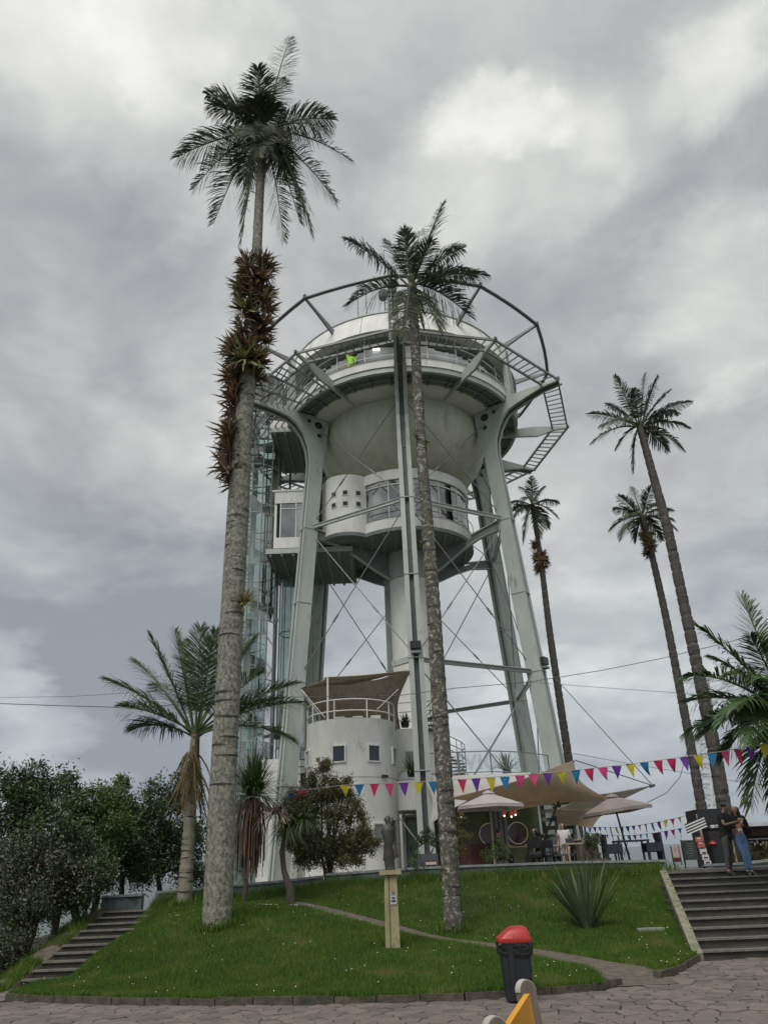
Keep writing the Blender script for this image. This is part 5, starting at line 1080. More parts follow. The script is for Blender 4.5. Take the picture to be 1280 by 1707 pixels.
# leaf clouds for trees and shrubs
def cloud(centres, radii, n, ls, r, shell=.6, flat=.8):
    """leaf quads scattered in sub-clumps over ellipsoids"""
    centres = np.array(centres, float); radii = np.array(radii, float); w = (radii[:, 0]*radii[:, 1]*radii[:, 2])**(2/3); ci = r.choice(len(centres), n, p=w/w.sum())
    nc = 26; sub = []
    for c, R_ in zip(centres, radii):
        d = r.normal(size=(nc, 3)); d /= np.linalg.norm(d, axis=1)[:, None]; sub.append(c+d*R_*(r.uniform(.35, .88, (nc, 1))))
    sub = np.array(sub); si = r.integers(0, nc, n); cs = sub[ci, si]; rs = radii[ci].mean(1)[:, None]*.27
    d = r.normal(size=(n, 3)); P_ = cs+d*rs*r.uniform(.25, .85, (n, 1)); 
    nrm = r.normal(size=(n, 3)); nrm[:, 2] = abs(nrm[:, 2])*flat+.3; nrm /= np.linalg.norm(nrm, axis=1)[:, None]
    t = np.cross(nrm, r.normal(size=(n, 3))); t /= np.linalg.norm(t, axis=1)[:, None]; b = np.cross(nrm, t); l = (ls*r.uniform(.6, 1.2, n))[:, None]
    V = np.stack([P_-t*l*.5, P_-b*l*.2+nrm*l*.05, P_+t*l*.5, P_+b*l*.2+nrm*l*.05], 1).reshape(-1, 3)
    return V, np.arange(4*n).reshape(-1, 4), sub.reshape(-1, 3)
def tree(name, lab, base, clumps, n, ls, m, mb_, seed, grp=None, cat='tree', tr=.12, br=14, stems=1):
    r = np.random.default_rng(seed); t = thing(name, lab, cat, base, grp); C_ = [c[:3] for c in clumps]; R_ = [c[3:6] if len(c) > 4 else (c[3],)*3 for c in clumps]
    V, F, sub = cloud(C_, R_, n, ls, r); npmesh('crown', V, F, m, t)
    base = Vector(base); cen = Vector(np.mean(C_, 0)); b = MB()
    for s in range(stems):
        o = base+Vector((random.uniform(-.25, .25), random.uniform(-.2, .2), -.2))*(stems > 1); fork = base.lerp(cen, .5)+Vector((random.uniform(-.3, .3), random.uniform(-.2, .2), 0)); b.tube([o-Vector((0, 0, .2)), base.lerp(fork, .5)+Vector((.06, 0, 0)), fork], [tr, tr*.8, tr*.6], 9)
        for c in C_:
            c = Vector(c); b.tube([fork, fork.lerp(c, .5)+Vector((0, 0, .1)), c], [tr*.5, tr*.32, tr*.12], 6)
    for q in r.choice(len(sub), min(br*len(C_), len(sub)), replace=False):
        c = min(C_, key=lambda c: np.sum((np.array(c)-sub[q])**2)); b.tube([c, (np.array(c)+sub[q])/2+[0, 0, .05], sub[q]], [tr*.16, tr*.1, tr*.04], 4)
    b.build('trunk', mb_, t); return t
m_l1 = mat('dark_foliage', (.085, .13, .040), (.026, .045, .016), island=.55, scale=.7, transl=.2, rough=.5)
m_l2 = mat('fresh_foliage', (.125, .20, .045), (.045, .085, .022), island=.55, scale=.7, transl=.25, rough=.5)
m_l3 = mat('reddish_foliage', (.19, .125, .05), (.06, .10, .03), island=.35, scale=.55, transl=.2, rough=.5, lo=.38, hi=.62)
m_l4 = mat('purple_foliage', (.10, .115, .055), (.034, .048, .022), island=.55, scale=.8, transl=.2, rough=.5)
m_br_ = mat('grey_bark', (.085, .072, .06), (.04, .034, .03), scale=8, bump=.6)
def cl(lst): return [(*at(x, y, Y), r_) for x, y, Y, r_ in lst]
def gz(x, y): return .02*x-.36+1.15*float(smooth01(15, 22, y)*smooth01(-14, -7.5, x))-7*float(smooth01(10.3, 30, -x))
tl_ = [('leafy_tree', 'tallest open-crowned tree at the far left, sky showing through its top', [(25, 1325, 21, 1.0), (75, 1330, 21.5, .9), (20, 1390, 21, 1.2), (85, 1400, 21, 1.1), (45, 1300, 21, .6)], 9000, .17, m_l1, 21),
       ('leafy_tree', 'small dark tree with a thin sprig top right of the far-left tree', [(112, 1318, 23, .55), (118, 1370, 23, .8), (95, 1440, 22.5, 1.1), (130, 1430, 23, 1.0)], 7000, .16, m_l1, 22),
       ('leafy_tree', 'rounded fresher green tree in the middle of the left grove', [(160, 1345, 23.5, .8), (185, 1340, 24, .7), (175, 1395, 23.5, 1.0), (150, 1420, 23.5, .9)], 8000, .15, m_l2, 23),
       ('leafy_tree', 'spindly dark tree with a tuft at its tip behind the green tree', [(202, 1305, 25, .42), (208, 1345, 25, .6), (215, 1400, 25, 1.0), (225, 1450, 24.5, .9)], 5500, .15, m_l1, 24),
       ('leafy_tree', 'dense dark tree just left of the young ringed palm', [(270, 1325, 25, .75), (240, 1375, 25, 1.1), (285, 1390, 25, 1.1), (260, 1430, 25, 1.1), (295, 1320, 25.5, .6), (320, 1400, 25.5, .9), (318, 1450, 25.5, .8), (235, 1440, 25, .7)], 10000, .16, m_l1, 25),
       ('purple_shrub', 'dull purple flowering bush at the lower left edge', [(15, 1450, 19.5, 1.1), (70, 1460, 19.8, 1.0), (20, 1510, 19.2, .9), (110, 1455, 20.2, .75)], 10000, .12, m_l4, 26),
       ('dense_bush', 'dark bush hanging over the top of the left steps', [(125, 1480, 20.5, .8), (150, 1440, 21.5, .8), (105, 1490, 21.5, .6), (160, 1475, 22, .5)], 8000, .12, m_l1, 27),
       ('dense_bush', 'low dark bush spilling down the bank beside the left steps', [(5, 1560, 18.5, .7), (40, 1530, 19, .6), (-30, 1600, 18, .7), (80, 1510, 20, .5)], 7000, .12, m_l4, 28)]
for nm, lab, c, n, ls, m, sd_ in tl_:
    n = int(n*1.9); ls *= .72
    c = cl(c); bx = sum(q[0] for q in c)/len(c); by = sum(q[1] for q in c)/len(c); tree(nm, lab, (bx, by, gz(bx, by)), c, n, ls, m, m_br_, sd_, cat='tree' if 'tree' in nm else 'bush', tr=.11, stems=1 if 'tree' in nm else 3)
V = []; r = np.random.default_rng(3)
fl = thing('flower_cluster', 'pale pink blossoms dotted over the purple bush', 'flowers', at(60, 1450, 17.5)); F = []
for i in range(44):
    p = np.array(at(r.uniform(0, 165), r.uniform(1410, 1500), r.uniform(18.3, 19.2))); k = len(V); s = .019
    for j in range(5): a = 2*pi*j/5; V.append(p+[s*cos(a), 0-.01*j % .02, s*sin(a)])
    F.append(tuple(k+j for j in range(5)))
MB().add(V, F).build('blossom', mat('blossom', (.42, .22, .32)), fl, fix=False)['kind'] = 'stuff'
# tree in front of the turret
c = cl([(538, 1278, 24.6, .32), (535, 1312, 24.6, .62), (505, 1350, 24.4, .75), (560, 1345, 24.6, .78), (590, 1385, 24.5, .62), (530, 1395, 24.3, .85), (580, 1425, 24.4, .6), (505, 1420, 24.3, .6), (548, 1425, 24.6, .6)])
c += cl([(483, 1392, 24.4, .5), (615, 1405, 24.5, .45), (490, 1335, 24.5, .42), (575, 1315, 24.6, .42)])
b = at(541, 1470, 24.5); b.z = 1.15; tree('shrub_tree', 'conical shrub turning reddish at the top, in front of the white turret', b, c, 62000, .078, m_l3, m_br_, 31, tr=.06, stems=3)
# small crooked tree and its broken branches
b = at(485, 1510, 20.7); b.z = lz(b.x, b.y)
ct = thing('crooked_tree', 'small crooked dark trunk with a drooping dark crown left of the conical shrub', 'tree', b)
MB().tube([b-Vector((0, 0, .1)), b+Vector((-.02, 0, .3)), b+Vector((-.2, .05, .75)), b+Vector((-.25, 0, 1.2)), b+Vector((-.15, 0, 1.7))], [.12, .10, .07, .07, .05], 9).build('trunk', m_drt, ct)
c = np.array(b)+[-.1, 0, 1.75]; strappy(c, 190, .62, .014, m_l1, 'crown', ct, 44, -.5, .9, .6); strappy(c+np.array([-.35, 0, .35]), 150, .9, .012, m_dead, 'dry_fronds', ct, 45, -.2, .8, .6); strappy(c+np.array([.4, 0, .2]), 120, .6, .014, m_l1, 'side_crown', ct, 46, -.4, .9, .5)
# flax plant on the lawn
b = at(980, 1550, 18); b.z = lz(b.x, b.y)
fx = thing('flax_plant', 'large clump of upright grey-green sword leaves on the right lawn', 'plant', b); r = np.random.default_rng(15)
m_fx = mat('flax_leaf', (.10, .15, .075), (.045, .075, .036), island=.6, rough=.45, scale=3)
for i in range(74):
    a = r.uniform(0, 2*pi); e = r.uniform(.80, 1.53); l = r.uniform(.85, 1.6); d = np.array([cos(a)*cos(e), sin(a)*cos(e), sin(e)]); s = np.array([-sin(a), cos(a), 0]); V = []; o = np.array(b)+d*[.22, .22, 0]*r.uniform(.2, 1, 1); up_ = np.cross(s, d)
    for t, w, dr in ((0, .022, 0), (.35, .034, 0), (.7, .028, .03), (.9, .015, .08), (1, .002, .12)):
        p_ = o+d*l*t-np.array([0, 0, dr*l*cos(e)]); V += [p_-s*w, p_+up_*w*.5, p_+s*w]
    F = []
    for j in range(4): k = 3*j; F += [(k, k+1, k+4, k+3), (k+1, k+2, k+5, k+4)]
    npmesh('leaf', np.array(V), np.array(F), m_fx, fx)
def tuft(lab, x, y, z, n, L_, w, m, seed, nm='grass_tuft', cat='grass tuft', emin=.7, kind=None):
    t = thing(nm, lab, cat, (x, y, z)); o = strappy((x, y, z), n, L_, w, m, 'blades', t, seed, emin, 1.5, .3); return t
r = np.random.default_rng(21)
Vt = []; Ft = []
def tuftmesh(pts_, n, L_, w):
    V = []; F = []
    for (x, y, z, sp) in pts_:
        for i in range(n):
            a = r.uniform(0, 2*pi); e = r.uniform(.7, 1.5); l = L_*r.uniform(.5, 1.1); ox, oy = r.normal(0, sp, 2); d = np.array([cos(a)*cos(e), sin(a)*cos(e), sin(e)]); s = np.array([-sin(a), cos(a), 0])*w; k = len(V); o = np.array([x+ox, y+oy, z])
            V += [o-s, o+s, o+d*l*.6-s*.7, o+d*l*.6+s*.7, o+d*l+[0, 0, -.1*l], o+d*l+[0, 0, -.1*l]+s*.1]; F += [(k, k+1, k+3, k+2), (k+2, k+3, k+5, k+4)]
    return np.array(V), np.array(F)
lst = []
for f in np.linspace(0, 1, 46):
    p_ = WL[0].lerp(WL[-1], f); q_ = (p_.x, p_.y-.25-random.uniform(0, .25)); lst.append((*q_, lz(*q_), .13))
for (pb_, R_) in ((b1, .40), (b2, .27), (b6, .27), (ps, .2)):
    for k in range(30 if R_ > .35 else 14 if R_ > .25 else 6): a = k*.5+.1; q_ = (pb_.x+R_*cos(a), pb_.y+R_*sin(a)); lst.append((*q_, lz(*q_), .08))
Vt, Ft = tuftmesh(lst, 42, .26, .006); tag(npmesh('long_grass', Vt, Ft, m_grass), kind='stuff')
# grass on the earth bank, fallen leaves, a flat stone in the lawn
rb_ = np.random.default_rng(77); bi = rb_.integers(0, 14, 9000); bj = rb_.integers(0, 4, 9000); bu = rb_.uniform(0, 1, (9000, 1)); bv = rb_.uniform(0, 1, (9000, 1)); BK = np.array(bk)
bp = (BK[bi, bj]*(1-bu)+BK[bi, bj+1]*bu)*(1-bv)+(BK[bi+1, bj]*(1-bu)+BK[bi+1, bj+1]*bu)*bv; kk_ = (np.sin(bp[:, 0]*3.1+bp[:, 1]*2.2)+np.sin(bp[:, 1]*4.7) > -.3) & (bj > 0); bp = bp[kk_]
Vt, Ft = blades(bp[:, 0], bp[:, 1], bp[:, 2], rb_.uniform(.05, .2, len(bp)), .007, rb_, .8); tag(npmesh('bank_grass', Vt, Ft, m_grass), kind='stuff')
Vt = []; Ft = []
for i in range(16):
    p_ = at(rb_.uniform(425, 515), rb_.uniform(1514, 1527), 19.9); z_ = lz(p_.x, p_.y)+.07; a = rb_.uniform(0, 3); l_, w_2 = rb_.uniform(.03, .07), .018; k = len(Vt)
    for s_, q_ in ((-1, -.4), (1, -.2), (1, .4), (-1, .3)): Vt.append((p_.x+s_*l_*cos(a)-q_*w_2*2*sin(a), p_.y+s_*l_*sin(a), z_+.03*s_*q_))
    Ft.append((k, k+1, k+2, k+3))
tag(npmesh('fallen_leaves', np.array(Vt), np.array(Ft), mat('fallen_leaf', (.55, .55, .45), (.35, .36, .28))), kind='stuff')
p_ = at(1085, 1558, 17.7); z_ = lz(p_.x, p_.y); tag(MB().box((p_.x, p_.y, z_+.04), (.55, .16, .07), .05).build('flat_stone', mat('flat_stone', (.30, .30, .25), (.2, .2, .16), scale=6)), 'thin pale flat stone lying in the grass of the right lawn', 'stone')
# bushes and pots on the terrace
def bush(lab, px_l, n, ls, m, seed, base, nm='potted_bush', tr=.03, stems=2): tree(nm, lab, base, cl(px_l), n, ls, m, m_br_, seed, cat='bush', tr=tr, stems=stems, br=8)
bush('bushy plant in the tall grey planter beside the door', [(712, 1392, 24.7, .25), (702, 1402, 24.6, .22), (724, 1402, 24.6, .2)], 1500, .07, m_l1, 51, (q.x, q.y, TZ+.6) if False else (at(712, 1425, 24.6).x, 24.6, TZ+.6))
bush('thin bush with reddish leaves just right of the middle palm', [(768, 1365, 23.9, .22), (772, 1392, 23.9, .28), (765, 1418, 23.9, .3)], 2600, .055, m_l3, 52, at(770, 1440, 23.9))
bush('sparse grey-green bush in front of the seated people', [(830, 1412, 23.7, .28), (815, 1425, 23.7, .28), (845, 1425, 23.7, .25)], 1700, .055, m_l2, 53, at(830, 1442, 23.7))
bush('round dark bush in the clay pot at the end of the cafe', [(985, 1405, 24.1, .28), (978, 1395, 24.1, .18), (995, 1398, 24.1, .18)], 1800, .055, m_l1, 54, (5.95, 24.1, TZ+.25))
bush('small scrubby plant against the wall right of the pedestal', [(690, 1440, 22.8, .2), (695, 1425, 22.8, .15)], 500, .05, m_l2, 55, at(693, 1462, 22.8))
bush('thin potted seedling on the low black table', [(1030, 1406, 24.2, .12)], 160, .04, m_l2, 56, (6.85, 24.3, TZ+.76), tr=.012)
for x, y, zz, lab, L_, Yd in ((686, 1290, 5.0, 'potted fern on the white ledge behind the front pole', .75, 32.2), (845, 1290, 5.0, 'dark leafy palm in a pot behind the lettered glass', .95, 33.0), (675, 1208, 7.3, 'spiky agave on the edge of the annex roof', .5, 33.4), (462, 1228, 6.7, 'dark leafy plant on the roof of the side building', .7, 36.4)):
    p_ = at(x, y, Yd); t = thing('potted_plant', lab, 'plant', p_); MB().lathe([(.02, p_.z-.12), (.16, p_.z-.12), (.2, p_.z+.12), (.02, p_.z+.1)], (p_.x, p_.y), 14).build('pot', blackp, t); strappy(p_+Vector((0, 0, .1)), 46, L_, .03, m_fr2 if x == 686 else m_l1, 'leaves', t, x, .2, 1.4, .5)
# ================================================================ people
m_skin = mat('skin', (.30, .165, .11), (.26, .14, .09), rough=.55); m_skinl = mat('skin_light', (.42, .26, .19), (.38, .22, .16), rough=.55)
m_hair = mat('hair_black', (.012, .010, .009), (.008, .007, .006), rough=.45, scale=30); m_blk = mat('black_cotton', (.012, .012, .015), (.008, .008, .010), rough=.9, bump=.3); m_gj = mat('grey_jeans', (.075, .08, .075), (.05, .053, .05), rough=.9, scale=12); m_bj = mat('blue_jeans', (.13, .24, .42), (.09, .17, .31), rough=.9, scale=8)
m_shoe = mat('dark_shoes', (.02, .018, .017), (.012, .011, .01), rough=.6); m_wht = mat('white_cotton', (.62, .58, .60), (.5, .46, .48), rough=.9); m_hv = mat('hi_vis_lime', (.38, .75, .04), (.3, .62, .03), rough=.7)
def skinmesh(name, V, E, R_, m, parent, tf, sub=1):
    o0 = wloc(parent); me = bpy.data.meshes.new(name); me.from_pydata([tuple(tf(v)-o0) for v in V], E, []); me.materials.append(m)
    o = bpy.data.objects.new(name, me); COL.objects.link(o); o.parent = parent
    md = o.modifiers.new('skin', 'SKIN'); md.use_smooth_shade = True
    if not me.skin_vertices: return o
    for i, sv in enumerate(me.skin_vertices[0].data): r_ = R_[i]; r_ = r_ if not isinstance(r_, float) or r_ < .03 or r_ > .2 else r_*1.08; sv.radius = r_ if isinstance(r_, tuple) else (r_, r_); sv.use_root = (i == 0); sv.use_loose = False
    s = o.modifiers.new('sub', 'SUBSURF'); s.levels = sub; s.render_levels = sub+1
    return o
def person(lab, loc, yaw, J, skinm, top, legs, hair, H=1.75, shoes=m_shoe, sleeve='short', longhair=False, crop=False, topname='shirt', legname='trousers', skirt=False):
    """J: joints in a local frame, x to the person's left, -y forward, metres for H=1.75"""
    s = H/1.75; Rz = Matrix.Rotation(yaw, 3, 'Z'); loc = Vector(loc); tf = lambda v: loc+Rz @ (Vector(v)*s)
    D_ = dict(pel=(0, 0, .95), wa=(0, 0, 1.10), ch=(0, .0, 1.30), nk=(0, .01, 1.47), hd=(0, -.02, 1.60), tp=(0, 0, 1.68), hl=(.09, 0, .90), hr=(-.09, 0, .90), kl=(.11, -.02, .49), kr=(-.11, -.02, .49), al=(.12, .03, .09), ar=(-.12, .03, .09), tl=(.14, -.13, .03), tr=(-.14, -.13, .03),
              sl=(.18, .01, 1.41), sr=(-.18, .01, 1.41), el=(.24, .05, 1.12), er=(-.24, .05, 1.12), wl=(.22, -.10, .90), wr=(-.22, -.10, .90)); D_.update(J)
    t = thing('person', lab, 'person', loc); g = {k: Vector(v) for k, v in D_.items()}
    V = []; R_ = []; E = []; ix = {}
    def add(k, p, r_, frm=None):
        ix[k] = len(V); V.append(p); R_.append(r_)
        if frm is not None: E.append((ix[frm], ix[k]))
    add('pel', g['pel'], .105*.9); add('wa', g['wa'], .10*.88, 'pel'); add('ch', g['ch'], (.125, .095), 'wa'); add('nk', g['nk'], .05, 'ch'); add('jaw', g['nk'].lerp(g['hd'], .5)+Vector((0, -.01, 0)), .062, 'nk'); add('hd', g['hd'], (.084, .096), 'jaw'); add('tp', g['tp'], .072, 'hd')
    for q in 'lr':
        add('h'+q, g['h'+q], .078, 'pel'); add('k'+q, g['k'+q], .052, 'h'+q); add('c'+q, g['k'+q].lerp(g['a'+q], .35)+Vector((0, .02, 0)), .05, 'k'+q); add('a'+q, g['a'+q], .034, 'c'+q); add('t'+q, g['t'+q], .03, 'a'+q)
        add('s'+q, g['s'+q], .05, 'ch'); add('e'+q, g['e'+q], .036, 's'+q); add('w'+q, g['w'+q], .025, 'e'+q)
        d = (g['w'+q]-g['e'+q]).normalized(); sd_ = d.cross(Vector((0, 0, 1))).normalized() if abs(d.z) < .9 else Vector((1, 0, 0)); add('p'+q, g['w'+q]+d*.06, .026, 'w'+q)
        for j, (o_, l_) in enumerate(((-.028, .07), (-.010, .085), (.010, .08), (.028, .062))): add('f%s%d' % (q, j), g['w'+q]+d*(.06+l_*.6)+sd_*o_+Vector((0, 0, -.006)), .0095, 'p'+q); add('g%s%d' % (q, j), g['w'+q]+d*(.055+l_)+sd_*o_*1.05+Vector((0, 0, -.025)), .008, 'f%s%d' % (q, j))
        add('u'+q, g['w'+q]+d*.05+sd_*(-.045 if q == 'l' else .045)+Vector((0, 0, .02)), .010, 'p'+q)
    skinmesh('body', V, E, R_, skinm, t, tf, 1)
    # clothing
    V = []; R_ = []; E = []; ix = {}
    if not crop: add('pel', g['pel']+Vector((0, 0, -.15)), (.20, .18)); add('pm', g['pel']+Vector((0, 0, -.02)), (.185, .165), 'pel'); add('wa', g['wa'], .15, 'pm'); add('ch', g['ch'], (.158, .122), 'wa')
    else: add('ch', g['ch'], (.142, .118)); add('wa', g['wa']+Vector((0, 0, .0)), .125, 'ch')
    add('nk', g['ch'].lerp(g['nk'], .72), .07, 'ch')
    for q in 'lr':
        add('s'+q, g['s'+q], .074, 'ch')
        if sleeve == 'short': add('e'+q, g['s'+q].lerp(g['e'+q], .62), .062, 's'+q)
        else: add('e'+q, g['e'+q], .052, 's'+q); add('w'+q, g['e'+q].lerp(g['w'+q], .9), .038, 'e'+q)
    skinmesh(topname, V, E, R_, top, t, tf, 1)
    V = []; R_ = []; E = []; ix = {}
    add('pel', g['pel']+Vector((0, 0, -.01)), .128 if not crop else .118)
    add('wb', g['pel']+Vector((0, 0, .08)), .108, 'pel')
    for q in 'lr': add('h'+q, g['h'+q]+Vector((0, 0, -.04)), .096, 'pel'); add('m'+q, g['h'+q].lerp(g['k'+q], .5), .082, 'h'+q); add('k'+q, g['k'+q], .063, 'm'+q); add('c'+q, g['k'+q].lerp(g['a'+q], .4)+Vector((0, .015, 0)), .06, 'k'+q); add('a'+q, g['a'+q]+(g['k'+q]-g['a'+q]).normalized()*.04, .045, 'c'+q)
    skinmesh(legname, V, E, R_, legs, t, tf, 1)
    for q in 'lr': skinmesh('shoe', [g['a'+q]+Vector((0, .03, -.03)), g['a'+q]+Vector((0, -.02, -.035)), g['t'+q]+Vector((0, 0, .01))], [(0, 1), (1, 2)], [.056, .058, .050], shoes, t, tf, 1)
    # hair, face
    hd, tp = g['hd'], g['tp']; fw = (hd-g['nk']); fw = Vector((hd.x-g['nk'].x, hd.y-g['nk'].y, 0)); fw = fw.normalized() if fw.length > .005 else Vector((0, -1, 0)); fw = (fw*.5+Vector((0, -1, 0))*.5).normalized() if 'face' not in J else Vector(J['face']).normalized()
    sdv = Vector((-fw.y, fw.x, 0))
    if not longhair: skinmesh('hair', [hd-fw*.05+Vector((0, 0, -.02)), hd-fw*.035+Vector((0, 0, .05)), tp+fw*.035+Vector((0, 0, .02))], [(0, 1), (1, 2)], [.085, .104, .088], hair, t, tf, 1)
    else: skinmesh('hair', [tp+fw*.02+Vector((0, 0, .02)), hd-fw*.055+Vector((0, 0, .02)), g['nk']-fw*.075, g['ch']-fw*.13+Vector((0, 0, .05)), g['nk']+sdv*.085-fw*.02, g['ch']+sdv*.10-fw*.03+Vector((0, 0, .08))], [(0, 1), (1, 2), (2, 3), (1, 4), (4, 5)], [.094, .108, .10, .07, .055, .042], hair, t, tf, 1)
    skinmesh('nose', [hd+fw*.096+Vector((0, 0, .01)), hd+fw*.114+Vector((0, 0, -.018))], [(0, 1)], [.009, .013], skinm, t, tf, 1)
    for s_ in (-1, 1):
        p = hd+fw*.094+sdv*.032*s_+Vector((0, 0, .018)); skinmesh('eye', [p-sdv*.010, p+sdv*.010], [(0, 1)], [.008, .008], blackp, t, tf, 0); skinmesh('eyebrow', [p-sdv*.016+Vector((0, 0, .020)), p+sdv*.016+Vector((0, 0, .020))], [(0, 1)], [.005, .005], hair, t, tf, 0)
        skinmesh('ear', [hd+sdv*.094*s_+Vector((0, 0, -.01)), hd+sdv*.098*s_+Vector((0, 0, .02))], [(0, 1)], [.012, .014], skinm, t, tf, 0) if not longhair else None
    p = hd+fw*.092-Vector((0, 0, .048)); skinmesh('mouth', [p-sdv*.020, p+sdv*.020], [(0, 1)], [.006, .006], mat('lips', (.25, .08, .06)), t, tf, 0)
    return t, tf
sy = lambda k: -.02+.137*(k+1)
man, tfm = person('man in a black T-shirt and grey jeans eating with both hands raised', (8.45, 21.1, sy(8)), radians(42),
                  dict(el=(.24, -.10, 1.16), wl=(.10, -.31, 1.27), er=(-.24, -.10, 1.15), wr=(-.08, -.32, 1.24), hd=(.02, -.06, 1.59), tp=(.01, -.03, 1.68), face=(.15, -.9, -.1), al=(.11, .06, .09), tl=(.16, -.10, .03), ar=(-.13, -.02, .09), tr=(-.18, -.18, .03)), m_skin, m_blk, m_gj, m_hair, H=1.80, topname='t_shirt', legname='jeans')
wom, tfw = person('woman in a black crop top and light blue jeans holding food, on the top steps', (8.80, 21.1, sy(8)), radians(-8),
                  dict(el=(.26, .0, 1.13), wl=(.06, -.24, 1.22), er=(-.27, -.03, 1.12), wr=(-.05, -.22, 1.20), pel=(.02, 0, .97), hl=(.10, 0, .90), hr=(-.06, 0, .90), kl=(.15, -.03, .49), kr=(.05, -.05, .49), al=(.20, .02, .09), ar=(.10, .02, .09), tl=(.25, -.14, .03), tr=(.10, -.15, .03), hd=(-.03, -.03, 1.60), tp=(-.02, 0, 1.68), face=(-.25, -1, 0)), m_skinl, m_blk, m_bj, m_hair, H=1.70, sleeve='long', longhair=True, crop=True, topname='crop_top', legname='jeans')
man.rotation_euler = (0, radians(6.5), 0)
tfm0 = tfm; tfm = lambda v: wloc(man)+Matrix.Rotation(radians(6.5), 3, 'Y') @ (tfm0(v)-wloc(man))
wom.rotation_euler = (0, radians(5), 0)
tfw0 = tfw; tfw = lambda v: wloc(wom)+Matrix.Rotation(radians(5), 3, 'Y') @ (tfw0(v)-wloc(wom))
def item(name, lab, cat, p, fn): o = thing(name, lab, cat, p); fn(o, p)
def snack(o, p):
    MB().lathe([(.01, p.z-.05), (.035, p.z-.05), (.05, p.z+.02), (.01, p.z+.02)], (p.x, p.y), 12).build('wrapper', m_wht, o)
    for k in range(7): a = k*.9; MB().box(p+Vector((.04*cos(a), .03*sin(a), .04+.012*(k % 3))), (.05, .05, .03), a).build('fruit_piece', mat('fruit_yellow', (.75, .52, .16), (.6, .35, .1)), o)
item('snack', 'yellow and white fruit snack held up by the woman', 'food', tfw((.02, -.33, 1.30)), snack)
def cup(o, p):
    MB().lathe([(.01, p.z-.13), (.045, p.z-.13), (.055, p.z+.05), (.01, p.z+.05)], (p.x, p.y), 16).build('cup', mat('cup_orange', (.50, .24, .14)), o); MB().lathe([(.01, p.z-.125), (.051, p.z-.125), (.054, p.z-.06), (.01, p.z-.06)], (p.x, p.y), 16).build('label', m_wht, o)
item('drink_cup', 'orange and white plastic cup held by the man', 'cup', tfm((-.08, -.40, 1.15)), cup)
sit = dict(pel=(0, 0, .52), wa=(0, 0, .66), ch=(0, -.03, .88), nk=(0, -.06, 1.05), hd=(0, -.10, 1.18), tp=(0, -.09, 1.26), hl=(.09, -.02, .50), hr=(-.09, -.02, .50), kl=(.11, -.42, .50), kr=(-.11, -.42, .50), al=(.11, -.40, .09), ar=(-.11, -.40, .09), tl=(.12, -.55, .03), tr=(-.12, -.55, .03), sl=(.17, -.03, .98), sr=(-.17, -.03, .98), el=(.22, -.12, .74), er=(-.22, -.12, .74), wl=(.12, -.35, .78), wr=(-.12, -.35, .78))
person('seated person in black with short dark hair, left at the cafe table', (3.22, 26.2, TZ), radians(70), dict(sit), m_skinl, m_blk, m_blk, m_hair, sleeve='long', topname='jacket')
person('seated person in black facing the other across the cafe table', (4.52, 25.9, TZ), radians(-75), dict(sit), m_skinl, m_blk, m_gj, m_hair, sleeve='long', longhair=True, topname='jacket')
chair(3.18, 26.2, TZ, radians(70), m_wood, 'dark chair under the left seated person'); chair(4.56, 25.9, TZ, radians(-75), m_wood, 'dark chair under the long-haired seated person')
person('woman in a white top and pale apron walking past the cafe tables', (5.60, 27.2, TZ-.12), radians(-35), dict(kl=(.12, -.1, .5), al=(.13, -.12, .09), tl=(.15, -.27, .03)), m_skinl, m_wht, m_wht, m_hair, H=1.62, longhair=True, topname='top', legname='pale_trousers')
wkr = T(6.62, -24.0, 25.22); person('worker in a lime hi-vis suit raising an arm behind the upper parapet', (wkr.x, wkr.y, 25.22), radians(10), dict(er=(-.22, -.06, 1.62), wr=(.16-.1, -.1, 1.9), el=(.25, -.1, 1.15), sr=(-.17, 0, 1.44)), m_skin, m_hv, m_hv, mat('hood_lime', (.3, .6, .04)), sleeve='long', H=1.7, topname='hi_vis_jacket')
# ================================================================ bunting, wires, right-hand clutter
PC = dict(b=mat('pennant_blue', (.02, .22, .48), (.015, .18, .4), rough=.6, transl=.3), r=mat('pennant_red', (.62, .03, .12), (.52, .025, .1), rough=.6, transl=.3), p=mat('pennant_pink', (.70, .07, .25), (.6, .05, .2), rough=.6, transl=.3), v=mat('pennant_purple', (.16, .04, .36), (.13, .03, .3), rough=.6, transl=.3), y=mat('pennant_yellow', (.60, .52, .02), (.5, .44, .02), rough=.6, transl=.3))
CN = dict(b='blue', r='red', p='pink', v='purple', y='yellow')
def pennant(p, q, h, c, parent, seed, curl=1.4):
    r = random.Random(seed); p, q = Vector(p), Vector(q); x = (q-p); w = x.length; x.normalize(); n = Vector((-x.y, x.x, 0)).normalized(); V = []; F = []; k = 5; sw = r.uniform(-.3, .3)*curl; cu = r.uniform(-.5, .9)*curl
    for i in range(k+1):
        f = i/k; half = w/2*(1-f)+.002
        for s in (-1, 0, 1): V.append((p+q)/2+x*(s*half+sw*f*f*w)+Vector((0, 0, -h*f*(1-.12*abs(cu)*f)))+n*(cu*h*.45*f*f+.02*s*sin(f*3+seed)))
    for i in range(k):
        for j in range(2): a = i*3+j; F.append((a, a+1, a+4, a+3))
    m = len(V); V += [v+n*.002 for v in V]; F += [tuple(m+z for z in f)[::-1] for f in F]
    o = MB().add(V, F).build('pennant', PC[c], parent, smooth=True, fix=False); o['label'] = CN[c]+' triangular pennant'
bt_ = thing('bunting', 'long near string of bright triangular pennants crossing in front of the cafe', 'bunting', at(760, 1302, 21))
